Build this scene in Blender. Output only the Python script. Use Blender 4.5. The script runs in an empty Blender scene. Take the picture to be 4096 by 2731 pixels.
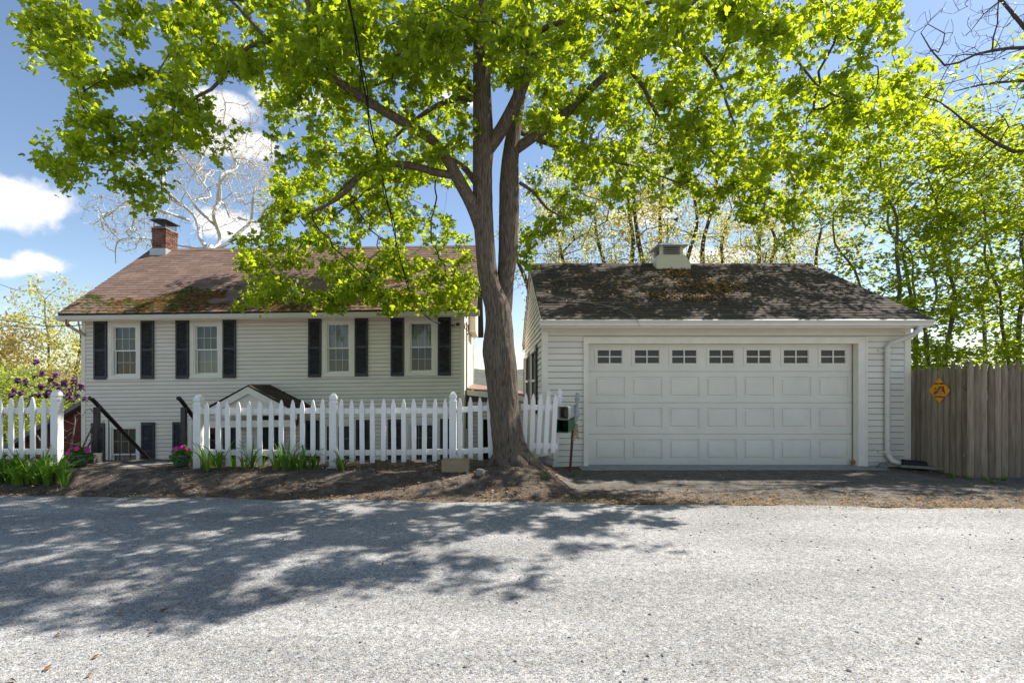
import bpy, math, random
import numpy as np
from mathutils import Vector, noise as mn

SC = bpy.context.scene
COL = SC.collection
R = math.radians
rng = random.Random(7)
nr = np.random.default_rng(7)

# ------------------------------------------------------------------ camera
EYE = 1.5
F, CX, CY = 512.0, 496.0, 384.0
cam = bpy.data.cameras.new('camera')
cam.sensor_width = 36.0
cam.lens = 18.0
cam.shift_x = (512.0 - CX) / 1024.0
cam.shift_y = (CY - 341.0) / 1024.0
cam.clip_start = 0.05
cam.clip_end = 9000
camo = bpy.data.objects.new('camera', cam)
camo.location = (0, 0, EYE)
camo.rotation_euler = (R(90), 0, 0)
COL.objects.link(camo)
SC.camera = camo

# ------------------------------------------------------------------ sun, sky, exposure
SUN = Vector((0.60, 0.28, 0.82)).normalized()
SUN_STRENGTH = 5.0
SKY_STRENGTH = 0.09
EXPOSURE = 0.95
sl = bpy.data.lights.new('sun', 'SUN')
sl.energy = SUN_STRENGTH
sl.angle = R(0.53)
sl.color = (1.0, 0.955, 0.89)
so = bpy.data.objects.new('sun', sl)
so.rotation_euler = SUN.to_track_quat('Z', 'Y').to_euler()
so.location = SUN * 60
COL.objects.link(so)

world = bpy.data.worlds.new('World')
SC.world = world
world.use_nodes = True
SC.view_settings.view_transform = 'Standard'
SC.view_settings.look = 'None'
SC.view_settings.exposure = EXPOSURE
SC.view_settings.gamma = 1.0
SC.view_settings.use_curve_mapping = False
SC.cycles.max_bounces = 6
SC.cycles.diffuse_bounces = 3
SC.cycles.glossy_bounces = 2
SC.cycles.transmission_bounces = 4
SC.cycles.transparent_max_bounces = 8


def build_world():
    nt = world.node_tree
    nt.nodes.clear()
    N, L = nt.nodes, nt.links
    out = N.new('ShaderNodeOutputWorld')
    bg = N.new('ShaderNodeBackground')
    bg.inputs['Strength'].default_value = SKY_STRENGTH
    sky = N.new('ShaderNodeTexSky')
    sky.sky_type = 'NISHITA'
    sky.sun_disc = False
    sky.sun_elevation = math.asin(SUN.z)
    sky.sun_rotation = math.atan2(SUN.x, SUN.y)
    sky.air_density = 1.0
    sky.dust_density = 0.3
    sky.ozone_density = 2.0
    sky.altitude = 50
    tc = N.new('ShaderNodeTexCoord')
    nz = N.new('ShaderNodeTexNoise')
    nz.inputs['Scale'].default_value = 13.0
    nz.inputs['Detail'].default_value = 7.0
    nz.inputs['Roughness'].default_value = 0.58
    L.new(tc.outputs['Generated'], nz.inputs['Vector'])

    def math_n(op, a, b=None, c=None):
        m = N.new('ShaderNodeMath')
        m.operation = op
        for i, v in enumerate((a, b, c)):
            if v is None:
                continue
            if isinstance(v, (int, float)):
                m.inputs[i].default_value = v
            else:
                L.new(v, m.inputs[i])
        return m.outputs[0]
    # cumulus clouds: (direction, half width, half height), a broken field all round the sky
    clouds = []

    def at(px, py, w, h):
        d = Vector((px - CX, F, CY - py)).normalized()
        clouds.append((d, w / F, h / F))
    at(16, 192, 36, 18); at(-24, 200, 44, 22)
    at(40, 262, 26, 10); at(4, 266, 34, 10)
    at(226, 108, 32, 15); at(205, 140, 24, 12); at(256, 146, 28, 14)
    at(290, 100, 34, 14); at(455, 95, 26, 12); at(235, 225, 36, 16)
    at(725, 255, 40, 12); at(640, 215, 40, 12)
    r2 = random.Random(3)
    for i in range(16):
        a = R(62 + i * 16.0 + r2.uniform(-5, 5))
        e = R(r2.uniform(14, 32))
        d = Vector((math.sin(a) * math.cos(e), math.cos(a) * math.cos(e), math.sin(e)))
        clouds.append((d, r2.uniform(.10, .22), r2.uniform(.04, .08)))
    total = None
    nzc = math_n('SUBTRACT', nz.outputs['Fac'], 0.5)
    for d, w, h in clouds:
        side = Vector((d.y, -d.x, 0)).normalized()
        up = side.cross(d)
        vm = N.new('ShaderNodeVectorMath'); vm.operation = 'DOT_PRODUCT'
        L.new(tc.outputs['Generated'], vm.inputs[0]); vm.inputs[1].default_value = side / w
        vu = N.new('ShaderNodeVectorMath'); vu.operation = 'DOT_PRODUCT'
        L.new(tc.outputs['Generated'], vu.inputs[0]); vu.inputs[1].default_value = up / h
        vd = N.new('ShaderNodeVectorMath'); vd.operation = 'DOT_PRODUCT'
        L.new(tc.outputs['Generated'], vd.inputs[0]); vd.inputs[1].default_value = d
        u0 = up.dot(d) / h
        a2 = math_n('MULTIPLY', vm.outputs['Value'], vm.outputs['Value'])
        b = math_n('SUBTRACT', vu.outputs['Value'], u0)
        b2 = math_n('MULTIPLY', b, b)
        s = math_n('SQRT', math_n('ADD', a2, b2))
        f = math_n('SUBTRACT', 1.0, s)
        f = math_n('ADD', f, math_n('MULTIPLY', nzc, 2.0))
        f = math_n('SUBTRACT', f, math_n('MULTIPLY', math_n('LESS_THAN', vd.outputs['Value'], 0.3), 50.0))
        f = math_n('MINIMUM', math_n('MAXIMUM', f, 0.0), 1.0)
        total = f if total is None else math_n('MAXIMUM', total, f)
    mr = N.new('ShaderNodeMapRange')
    mr.interpolation_type = 'SMOOTHSTEP'
    mr.inputs['From Min'].default_value = 0.02
    mr.inputs['From Max'].default_value = 0.55
    L.new(total, mr.inputs['Value'])
    mix = N.new('ShaderNodeMix'); mix.data_type = 'RGBA'
    L.new(math_n('MULTIPLY', mr.outputs['Result'], 0.93), mix.inputs['Factor'])
    sat = N.new('ShaderNodeMix'); sat.data_type = 'RGBA'; sat.blend_type = 'MULTIPLY'
    sat.inputs['Factor'].default_value = 1.0
    L.new(sky.outputs['Color'], sat.inputs['A'])
    sat.inputs['B'].default_value = (1.08, 1.04, 1.02, 1)
    L.new(sat.outputs['Result'], mix.inputs['A'])
    mix.inputs['B'].default_value = (7.2, 7.0, 7.1, 1)
    L.new(mix.outputs['Result'], bg.inputs['Color'])
    L.new(bg.outputs['Background'], out.inputs['Surface'])


build_world()


def P(px, py, D):
    """point at depth D that the photograph shows at pixel (px, py) of 1024x682"""
    return Vector(((px - CX) * D / F, D, EYE + (CY - py) * D / F))


def Q(x, y, D):
    return P(x / 2.297, y / 2.297, D)


# ------------------------------------------------------------------ materials
MATS = {}


def mat(name, col, rough=0.7, var=0.12, scale=6.0, bump=0.0, bscale=40.0, col2=None, objvar=0.0,
        attr=None, stretch=(1, 1, 1), spec=0.3, metal=0.0, detail=4.0, thr=None, dirt=None):
    """plain procedural surface: colour noise, optional second colour, per-object or per-face variation, bump"""
    m = bpy.data.materials.new(name)
    m.use_nodes = True
    nt = m.node_tree
    N, L = nt.nodes, nt.links
    b = N['Principled BSDF']
    b.inputs['Roughness'].default_value = rough
    b.inputs['Specular IOR Level'].default_value = spec
    b.inputs['Metallic'].default_value = metal
    tc = N.new('ShaderNodeTexCoord')
    mp = N.new('ShaderNodeMapping')
    mp.inputs['Scale'].default_value = stretch
    geo = N.new('ShaderNodeNewGeometry')
    L.new(geo.outputs['Position'], mp.inputs['Vector'])
    nz = N.new('ShaderNodeTexNoise')
    nz.inputs['Scale'].default_value = scale
    nz.inputs['Detail'].default_value = detail
    nz.inputs['Roughness'].default_value = 0.6
    L.new(mp.outputs['Vector'], nz.inputs['Vector'])
    c = Vector(col)
    ramp = N.new('ShaderNodeValToRGB')
    lo, hi = (0.3, 0.7) if thr is None else thr
    ramp.color_ramp.elements[0].position = lo
    ramp.color_ramp.elements[1].position = hi
    c2 = Vector(col2) if col2 is not None else None
    a0 = c * (1 - var) if c2 is None else c
    a1 = c * (1 + var) if c2 is None else c2
    ramp.color_ramp.elements[0].color = (*a0, 1)
    ramp.color_ramp.elements[1].color = (*a1, 1)
    L.new(nz.outputs['Fac'], ramp.inputs['Fac'])
    cur = ramp.outputs['Color']

    def scale_by(sock, amount):
        nonlocal cur
        mr = N.new('ShaderNodeMapRange')
        mr.inputs['To Min'].default_value = 1 - amount
        mr.inputs['To Max'].default_value = 1 + amount
        L.new(sock, mr.inputs['Value'])
        vm = N.new('ShaderNodeVectorMath'); vm.operation = 'SCALE'
        L.new(cur, vm.inputs[0]); L.new(mr.outputs['Result'], vm.inputs['Scale'])
        cur = vm.outputs['Vector']
    if objvar:
        oi = N.new('ShaderNodeObjectInfo')
        scale_by(oi.outputs['Random'], objvar)
    if attr:
        at = N.new('ShaderNodeAttribute'); at.attribute_name = 'v'
        scale_by(at.outputs['Fac'], attr)
    if dirt:
        # splashed mud: (height, strength, colour), ragged with noise, in world heights
        zh, amt, dcol = dirt
        sp = N.new('ShaderNodeSeparateXYZ'); L.new(geo.outputs['Position'], sp.inputs[0])
        dn = N.new('ShaderNodeTexNoise'); dn.inputs['Scale'].default_value = 9; dn.inputs['Detail'].default_value = 8
        L.new(geo.outputs['Position'], dn.inputs['Vector'])
        ma = N.new('ShaderNodeMath'); ma.operation = 'MULTIPLY_ADD'; ma.inputs[1].default_value = -.5 * zh[1]
        L.new(dn.outputs['Fac'], ma.inputs[0]); L.new(sp.outputs['Z'], ma.inputs[2])
        mr_ = N.new('ShaderNodeMapRange'); mr_.inputs['From Min'].default_value = zh[0] - .25 * zh[1]; mr_.inputs['From Max'].default_value = zh[0] + zh[1] * .7
        mr_.inputs['To Min'].default_value = amt; mr_.inputs['To Max'].default_value = 0.0
        L.new(ma.outputs[0], mr_.inputs['Value'])
        dm = N.new('ShaderNodeMix'); dm.data_type = 'RGBA'
        L.new(mr_.outputs[0], dm.inputs['Factor']); L.new(cur, dm.inputs['A']); dm.inputs['B'].default_value = (*dcol, 1)
        cur = dm.outputs['Result']
    L.new(cur, b.inputs['Base Color'])
    if bump:
        n2 = N.new('ShaderNodeTexNoise')
        n2.inputs['Scale'].default_value = bscale
        n2.inputs['Detail'].default_value = 5
        L.new(mp.outputs['Vector'], n2.inputs['Vector'])
        bp = N.new('ShaderNodeBump')
        bp.inputs['Strength'].default_value = bump
        bp.inputs['Distance'].default_value = 0.02
        L.new(n2.outputs['Fac'], bp.inputs['Height'])
        L.new(bp.outputs['Normal'], b.inputs['Normal'])
    MATS[name] = m
    return m


def leaf_mat(name, dark, light, trans, tfac=0.5, spec=0.35, rough=0.45):
    m = bpy.data.materials.new(name)
    m.use_nodes = True
    nt = m.node_tree
    N, L = nt.nodes, nt.links
    b = N['Principled BSDF']
    out = N['Material Output']
    b.inputs['Roughness'].default_value = rough
    b.inputs['Specular IOR Level'].default_value = spec
    at = N.new('ShaderNodeAttribute'); at.attribute_name = 'v'
    oi = N.new('ShaderNodeObjectInfo')
    ad = N.new('ShaderNodeMath'); ad.operation = 'ADD'
    L.new(at.outputs['Fac'], ad.inputs[0])
    mu = N.new('ShaderNodeMath'); mu.operation = 'MULTIPLY'; mu.inputs[1].default_value = 0.25
    L.new(oi.outputs['Random'], mu.inputs[0]); L.new(mu.outputs[0], ad.inputs[1])
    ramp = N.new('ShaderNodeValToRGB')
    ramp.color_ramp.elements[0].color = (*dark, 1)
    ramp.color_ramp.elements[1].color = (*light, 1)
    L.new(ad.outputs[0], ramp.inputs['Fac'])
    L.new(ramp.outputs['Color'], b.inputs['Base Color'])
    tr = N.new('ShaderNodeBsdfTranslucent')
    r2 = N.new('ShaderNodeValToRGB')
    r2.color_ramp.elements[0].color = (*[c * 0.72 for c in trans], 1)
    r2.color_ramp.elements[1].color = (*[min(1, c * 1.2) for c in trans], 1)
    L.new(ad.outputs[0], r2.inputs['Fac'])
    L.new(r2.outputs['Color'], tr.inputs['Color'])
    mx = N.new('ShaderNodeMixShader'); mx.inputs[0].default_value = tfac
    L.new(b.outputs[0], mx.inputs[1]); L.new(tr.outputs[0], mx.inputs[2])
    L.new(mx.outputs[0], out.inputs['Surface'])
    MATS[name] = m
    return m


def glass_mat(name, tint=(.86, .9, .88)):
    m = bpy.data.materials.new(name)
    m.use_nodes = True
    N, L = m.node_tree.nodes, m.node_tree.links
    N.remove(N['Principled BSDF'])
    t = N.new('ShaderNodeBsdfTransparent'); t.inputs['Color'].default_value = (*tint, 1)
    g = N.new('ShaderNodeBsdfGlossy'); g.inputs['Roughness'].default_value = 0.02
    nz = N.new('ShaderNodeTexNoise'); nz.inputs['Scale'].default_value = 3.0
    bp = N.new('ShaderNodeBump'); bp.inputs['Strength'].default_value = 0.06
    L.new(nz.outputs['Fac'], bp.inputs['Height']); L.new(bp.outputs['Normal'], g.inputs['Normal'])
    fr = N.new('ShaderNodeFresnel'); fr.inputs['IOR'].default_value = 1.6
    mx = N.new('ShaderNodeMixShader')
    L.new(fr.outputs[0], mx.inputs[0]); L.new(t.outputs[0], mx.inputs[1]); L.new(g.outputs[0], mx.inputs[2])
    L.new(mx.outputs[0], N['Material Output'].inputs['Surface'])
    MATS[name] = m
    return m


def road_mat():
    m = bpy.data.materials.new('chip_seal_road')
    m.use_nodes = True
    N, L = m.node_tree.nodes, m.node_tree.links
    b = N['Principled BSDF']
    b.inputs['Roughness'].default_value = 0.85
    b.inputs['Specular IOR Level'].default_value = 0.2
    geo = N.new('ShaderNodeNewGeometry')
    wob = N.new('ShaderNodeTexNoise'); wob.inputs['Scale'].default_value = 60
    va = N.new('ShaderNodeVectorMath'); va.operation = 'MULTIPLY_ADD'
    L.new(wob.outputs['Color'], va.inputs[0]); va.inputs[1].default_value = (.01, .01, .01)
    L.new(geo.outputs['Position'], wob.inputs['Vector']); L.new(geo.outputs['Position'], va.inputs[2])
    vo = N.new('ShaderNodeTexVoronoi'); vo.inputs['Scale'].default_value = 140
    L.new(va.outputs[0], vo.inputs['Vector'])
    sep = N.new('ShaderNodeSeparateColor'); L.new(vo.outputs['Color'], sep.inputs[0])
    ramp = N.new('ShaderNodeValToRGB')
    cr = ramp.color_ramp
    cr.interpolation = 'LINEAR'
    pts = [(0.0, (.075, .075, .08)), (.14, (.175, .175, .178)), (.34, (.265, .264, .262)), (.62, (.338, .336, .33)), (.86, (.405, .40, .387)), (1.0, (.54, .53, .50))]
    cr.elements[0].position, cr.elements[0].color = pts[0][0], (*pts[0][1], 1)
    cr.elements[1].position, cr.elements[1].color = pts[-1][0], (*pts[-1][1], 1)
    for p, c in pts[1:-1]:
        e = cr.elements.new(p); e.color = (*c, 1)
    L.new(sep.outputs[0], ramp.inputs['Fac'])
    # tan / rusty stones
    tan = N.new('ShaderNodeMix'); tan.data_type = 'RGBA'; tan.blend_type = 'MULTIPLY'
    gt = N.new('ShaderNodeMath'); gt.operation = 'GREATER_THAN'; gt.inputs[1].default_value = 0.8
    L.new(sep.outputs[1], gt.inputs[0])
    L.new(gt.outputs[0], tan.inputs['Factor'])
    L.new(ramp.outputs['Color'], tan.inputs['A']); tan.inputs['B'].default_value = (1.0, .89, .76, 1)
    # broad wear and stains
    n2 = N.new('ShaderNodeTexNoise'); n2.inputs['Scale'].default_value = 0.55; n2.inputs['Detail'].default_value = 6
    mp = N.new('ShaderNodeMapping'); mp.inputs['Scale'].default_value = (1, 2.2, 1)
    L.new(geo.outputs['Position'], mp.inputs['Vector']); L.new(mp.outputs[0], n2.inputs['Vector'])
    mr = N.new('ShaderNodeMapRange'); mr.inputs['From Min'].default_value = .3; mr.inputs['From Max'].default_value = .7
    mr.inputs['To Min'].default_value = .80; mr.inputs['To Max'].default_value = 1.16
    L.new(n2.outputs['Fac'], mr.inputs['Value'])
    n3 = N.new('ShaderNodeTexNoise'); n3.inputs['Scale'].default_value = 18; n3.inputs['Detail'].default_value = 4
    L.new(geo.outputs['Position'], n3.inputs['Vector'])
    mr3 = N.new('ShaderNodeMapRange'); mr3.inputs['From Min'].default_value = .3; mr3.inputs['From Max'].default_value = .7
    mr3.inputs['To Min'].default_value = .8; mr3.inputs['To Max'].default_value = 1.2
    L.new(n3.outputs['Fac'], mr3.inputs['Value'])
    mp4 = N.new('ShaderNodeMapping'); mp4.inputs['Scale'].default_value = (.10, 1.5, 1)
    L.new(geo.outputs['Position'], mp4.inputs['Vector'])
    n4 = N.new('ShaderNodeTexNoise'); n4.inputs['Scale'].default_value = 1.0; n4.inputs['Detail'].default_value = 3
    L.new(mp4.outputs[0], n4.inputs['Vector'])
    mr4 = N.new('ShaderNodeMapRange'); mr4.inputs['From Min'].default_value = .3; mr4.inputs['From Max'].default_value = .7
    mr4.inputs['To Min'].default_value = .86; mr4.inputs['To Max'].default_value = 1.12
    L.new(n4.outputs['Fac'], mr4.inputs['Value'])
    m34 = N.new('ShaderNodeMath'); m34.operation = 'MULTIPLY'
    L.new(mr3.outputs[0], m34.inputs[0]); L.new(mr4.outputs[0], m34.inputs[1])
    mm = N.new('ShaderNodeMath'); mm.operation = 'MULTIPLY'
    L.new(mr.outputs[0], mm.inputs[0]); L.new(m34.outputs[0], mm.inputs[1])
    vs = N.new('ShaderNodeVectorMath'); vs.operation = 'SCALE'
    L.new(tan.outputs['Result'], vs.inputs[0]); L.new(mm.outputs[0], vs.inputs['Scale'])
    L.new(vs.outputs[0], b.inputs['Base Color'])
    bp = N.new('ShaderNodeBump'); bp.inputs['Strength'].default_value = 0.9; bp.inputs['Distance'].default_value = 0.006
    inv = N.new('ShaderNodeMath'); inv.operation = 'SUBTRACT'; inv.inputs[0].default_value = 1.0
    L.new(vo.outputs['Distance'], inv.inputs[1])
    L.new(inv.outputs[0], bp.inputs['Height'])
    L.new(bp.outputs['Normal'], b.inputs['Normal'])
    MATS['road'] = m


def bark_mat(name, c1, c2, scale=9.0, stretch=(4, 4, .7), bump=.8):
    m = mat(name, c1, rough=.9, col2=c2, scale=scale, stretch=stretch, bump=bump, bscale=scale * 1.6, spec=.1, detail=6)
    return m


mat('siding', (.76, .70, .575), rough=.55, var=.05, scale=2.2, bump=.12, bscale=9, objvar=.035, stretch=(1, 1, 3))
mat('siding_garage', (.76, .71, .59), rough=.55, var=.06, scale=1.8, bump=.12, bscale=8, objvar=.05, stretch=(1, 1, 3), dirt=((.02, .5), .4, (.36, .34, .26)))
mat('trim', (.80, .75, .62), rough=.5, var=.06, scale=5, bump=.05, bscale=30)
mat('gutter', (.70, .67, .57), rough=.45, var=.1, scale=3, col2=(.56, .54, .47), thr=(.45, .85), stretch=(1, 1, 4))
mat('rust', (.30, .13, .05), rough=.8, var=.3, scale=20)
mat('shutter', (.018, .019, .020), rough=.55, var=.3, scale=8, col2=(.085, .086, .083), thr=(.42, .78), stretch=(1, 1, 4), spec=.5)  # lighter grey streaks stand for sun fading and light caught on the louvres
mat('sash', (.80, .78, .70), rough=.4, var=.03)
mat('sheathing_groove_shade', (.14, .13, .11), rough=.9, var=.2)  # wall core coloured dark to deepen the shadow lines between clapboards
mat('interior', (.030, .030, .026), rough=.9, var=.2)
mat('curtain', (.42, .42, .38), rough=.9, var=.12, scale=7, stretch=(6, 1, .6), bump=.3, bscale=8)
mat('blind_reflection', (.15, .155, .125), rough=.9, var=.2, scale=4)  # greenish tone stands in for foliage reflected in the panes
mat('door_white', (.74, .70, .585), rough=.42, var=.05, scale=2.2, dirt=((.02, .35), .35, (.38, .34, .26)), bump=.05, bscale=60)
mat('door_dark', (.02, .02, .02), rough=.35, var=.3)
mat('concrete', (.30, .29, .27), rough=.9, var=.2, scale=6, bump=.3, bscale=50)
mat('shingle_house', (.185, .122, .095), rough=.9, var=.16, scale=1.2, attr=.22, bump=.4, bscale=120, spec=.15)
mat('shingle_garage', (.082, .066, .056), rough=.92, var=.22, scale=1.3, attr=.30, bump=.4, bscale=120, spec=.15)
mat('shingle_porch', (.07, .055, .045), rough=.92, var=.2, scale=2, attr=.25, spec=.15)
mat('shingle_red', (.21, .125, .095), rough=.9, var=.25, scale=3, attr=.3)
mat('roof_deck', (.05, .045, .04), rough=.9)
mat('moss_green', (.060, .066, .014), rough=1, var=.4, scale=12, attr=.5, spec=.05)
mat('moss_rust', (.095, .050, .017), rough=1, var=.4, scale=12, attr=.5, spec=.05)
mat('brick', (.175, .080, .054), rough=.9, var=.2, scale=30, attr=.55, bump=.4, bscale=80)
mat('mortar', (.36, .32, .27), rough=.95, var=.2, scale=20)
mat('lead', (.45, .45, .44), rough=.45, var=.15, scale=6, metal=.4)
mat('dark_metal', (.025, .025, .027), rough=.45, var=.2, spec=.5)
mat('grey_metal', (.07, .07, .07), rough=.6, var=.2, metal=.1)
mat('iron_black', (.012, .012, .013), rough=.35, var=.3, spec=.5)
mat('vinyl', (.82, .80, .74), rough=.42, var=.05, scale=9, objvar=.04, spec=.4, dirt=((.28, .28), .55, (.30, .27, .21)))
mat('vinyl_dirty', (.80, .80, .785), rough=.45, col2=(.50, .48, .42), scale=16, thr=(.55, .85), spec=.4)
mat('stockade', (.172, .133, .090), rough=.95, col2=(.31, .252, .182), scale=7, stretch=(3, 3, .35), objvar=.28, bump=.5, bscale=30, spec=.08)
mat('sign_yellow', (.78, .34, .012), rough=.4, var=.05)
mat('ink', (.02, .018, .015), rough=.5)
mat('bird_red', (.33, .035, .02), rough=.5)
mat('bird_brown', (.24, .10, .03), rough=.5)
mat('bird_grey', (.25, .27, .30), rough=.5)
mat('driveway', (.085, .079, .071), rough=1, col2=(.19, .172, .15), scale=5, bump=.7, bscale=70, spec=.05, detail=10)
mat('soil', (.062, .049, .039), rough=1, col2=(.165, .135, .108), scale=7, bump=.8, bscale=25, spec=.05, detail=8)
mat('grass', (.06, .085, .025), rough=1, col2=(.11, .12, .04), scale=.5, spec=.05)
mat('litter', (.21, .125, .06), rough=.95, var=.2, attr=.75, spec=.1)
mat('litter_road', (.33, .22, .10), rough=.95, var=.2, attr=.6, spec=.1)
mat('pebble', (.30, .29, .28), rough=.9, var=.2, attr=.55, spec=.15)
mat('dark_stone', (.07, .065, .06), rough=.9, var=.3)
mat('stone', (.20, .185, .16), rough=.9, var=.3, scale=14, bump=.5)
mat('timber', (.33, .25, .15), rough=.85, col2=(.24, .19, .12), scale=6, stretch=(.6, 3, 8), bump=.2, bscale=20)
mat('plank_grey', (.22, .20, .17), rough=.9, var=.25, scale=8, stretch=(1, 4, 4))
mat('pot', (.055, .10, .072), rough=.55, var=.15, scale=6)
mat('tube_white', (.62, .60, .54), rough=.5, var=.08)
mat('tube_green', (.02, .14, .06), rough=.4, var=.1, spec=.5)
mat('rust_post', (.11, .045, .028), rough=.8, var=.3, scale=20)
mat('newspaper', (.36, .37, .36), rough=.6, var=.25, scale=18, bump=.6, bscale=30)
mat('straw', (.42, .33, .20), rough=.9, var=.2, scale=20)
mat('red_barn', (.16, .038, .022), rough=.8, var=.2, scale=4, objvar=.12, stretch=(1, 1, 4))
mat('hill', (.105, .105, .105), rough=1, col2=(.125, .14, .075), scale=.05, spec=.02, detail=8, thr=(.4, .68))
mat('lake', (.05, .09, .14), rough=.12, var=.1, scale=.05, spec=.5)
mat('cable', (.012, .012, .012), rough=.5)
mat('cable_grey', (.10, .10, .11), rough=.5)
mat('petal_magenta', (.55, .015, .26), rough=.6, var=.2, scale=30, objvar=.25)
mat('rhodo_petal', (.13, .028, .15), rough=.6, attr=.5)
mat('black_pipe', (.02, .02, .02), rough=.5)
mat('copper_lamp', (.22, .11, .05), rough=.4, metal=.5)
bark_mat('bark_maple', (.05, .037, .027), (.22, .175, .132), scale=20, stretch=(2.6, 2.6, .32), bump=1.0)
bark_mat('bark_dark', (.055, .045, .036), (.12, .10, .08), scale=8)
bark_mat('bark_grey', (.11, .10, .085), (.20, .185, .155), scale=8)
bark_mat('bark_sycamore', (.42, .39, .34), (.78, .76, .71), scale=2.2, stretch=(1.5, 1.5, 1), bump=.2)
leaf_mat('leaf_maple', (.040, .095, .006), (.125, .185, .012), (.55, .66, .014), tfac=.56)
leaf_mat('leaf_right', (.060, .110, .009), (.15, .21, .016), (.56, .66, .02), tfac=.56)
leaf_mat('leaf_bud', (.30, .28, .06), (.48, .44, .10), (.78, .70, .15), tfac=.55)
leaf_mat('leaf_orange', (.36, .24, .08), (.50, .40, .11), (.78, .58, .15), tfac=.5)
leaf_mat('leaf_fresh', (.14, .20, .03), (.28, .34, .05), (.60, .68, .07), tfac=.5)
leaf_mat('leaf_daylily', (.045, .11, .014), (.12, .21, .026), (.28, .50, .03), tfac=.4)
leaf_mat('leaf_petunia', (.03, .10, .01), (.10, .20, .02), (.22, .42, .02), tfac=.4)
leaf_mat('leaf_rhodo', (.030, .022, .018), (.060, .045, .025), (.12, .09, .03), tfac=.25)
glass_mat('glass')
road_mat()


# ------------------------------------------------------------------ mesh builder
class MB:
    def __init__(self):
        self.v, self.f, self.a = [], [], []

    def quad(self, *p, a=0.5):
        n = len(self.v)
        self.v.extend(tuple(q) for q in p)
        self.f.append(tuple(range(n, n + len(p))))
        self.a.append(a)

    def box(self, x0, x1, y0, y1, z0, z1, a=0.5):
        n = len(self.v)
        self.v += [(x0, y0, z0), (x1, y0, z0), (x1, y1, z0), (x0, y1, z0), (x0, y0, z1), (x1, y0, z1), (x1, y1, z1), (x0, y1, z1)]
        for f in ((0, 3, 2, 1), (4, 5, 6, 7), (0, 1, 5, 4), (1, 2, 6, 5), (2, 3, 7, 6), (3, 0, 4, 7)):
            self.f.append(tuple(n + i for i in f)); self.a.append(a)
        return self

    def prism(self, poly, lo, hi, axis='x', a=0.5):
        """extrude a 2-D polygon; axis x: poly=(y,z); y: (x,z); z: (x,y)"""
        n = len(self.v)
        k = len(poly)
        for t in (lo, hi):
            for p, q in poly:
                self.v.append((t, p, q) if axis == 'x' else (p, t, q) if axis == 'y' else (p, q, t))
        for i in range(k):
            j = (i + 1) % k
            self.f.append((n + i, n + j, n + k + j, n + k + i)); self.a.append(a)
        self.f.append(tuple(n + i for i in reversed(range(k)))); self.a.append(a)
        self.f.append(tuple(n + k + i for i in range(k))); self.a.append(a)
        return self

    def tube(self, pts, rad, sides=8, cap=True, a=0.5):
        pts = [Vector(p) for p in pts]
        if not hasattr(rad, '__len__'):
            rad = [rad] * len(pts)
        n0 = len(self.v)
        nrm = None
        for i, p in enumerate(pts):
            t = (pts[min(i + 1, len(pts) - 1)] - pts[max(i - 1, 0)])
            if t.length < 1e-9:
                t = Vector((0, 0, 1))
            t.normalize()
            if nrm is None:
                nrm = t.orthogonal().normalized()
            else:
                nrm = (nrm - t * nrm.dot(t))
                if nrm.length < 1e-6:
                    nrm = t.orthogonal()
                nrm.normalize()
            bi = t.cross(nrm)
            for s in range(sides):
                an = 2 * math.pi * s / sides
                self.v.append(tuple(p + (nrm * math.cos(an) + bi * math.sin(an)) * rad[i]))
        for i in range(len(pts) - 1):
            for s in range(sides):
                q = (s + 1) % sides
                b = n0 + i * sides
                self.f.append((b + s, b + q, b + sides + q, b + sides + s)); self.a.append(a)
        if cap:
            self.f.append(tuple(n0 + s for s in reversed(range(sides)))); self.a.append(a)
            e = n0 + (len(pts) - 1) * sides
            self.f.append(tuple(e + s for s in range(sides))); self.a.append(a)
        return self

    def lathe(self, prof, c=(0, 0, 0), sides=20, a=0.5):
        n0 = len(self.v)
        for r, z in prof:
            for s in range(sides):
                an = 2 * math.pi * s / sides
                self.v.append((c[0] + r * math.cos(an), c[1] + r * math.sin(an), c[2] + z))
        for i in range(len(prof) - 1):
            for s in range(sides):
                q = (s + 1) % sides
                b = n0 + i * sides
                self.f.append((b + s, b + q, b + sides + q, b + sides + s)); self.a.append(a)
        self.f.append(tuple(n0 + s for s in reversed(range(sides)))); self.a.append(a)
        e = n0 + (len(prof) - 1) * sides
        self.f.append(tuple(e + s for s in range(sides))); self.a.append(a)
        return self

    def blob(self, c, r, squash=.6, rough=.25, seed=0, n=6, a=0.5):
        n0 = len(self.v)
        rows = n
        for i in range(rows + 1):
            th = math.pi * i / rows
            for j in range(n + 2):
                ph = 2 * math.pi * j / (n + 2)
                d = Vector((math.sin(th) * math.cos(ph), math.sin(th) * math.sin(ph), math.cos(th)))
                k = 1 + rough * mn.noise(d * 1.7 + Vector((seed * 3.1, seed * 1.7, 0)))
                self.v.append((c[0] + d.x * r * k, c[1] + d.y * r * k, c[2] + d.z * r * k * squash))
        m = n + 2
        for i in range(rows):
            for j in range(m):
                q = (j + 1) % m
                self.f.append((n0 + i * m + j, n0 + (i + 1) * m + j, n0 + (i + 1) * m + q, n0 + i * m + q)); self.a.append(a)
        return self

    def mesh(self, name, m, smooth=False):
        me = bpy.data.meshes.new(name)
        me.from_pydata(self.v, [], self.f)
        if m:
            me.materials.append(MATS[m])
        if len(self.a) == len(self.f) and self.f:
            at = me.attributes.new('v', 'FLOAT', 'FACE')
            at.data.foreach_set('value', np.array(self.a, dtype=np.float32))
        if smooth:
            me.polygons.foreach_set('use_smooth', np.ones(len(me.polygons), dtype=bool))
        me.update()
        return me

    def build(self, name, m, parent=None, smooth=False):
        return obj(name, self.mesh(name, m, smooth), parent)


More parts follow.
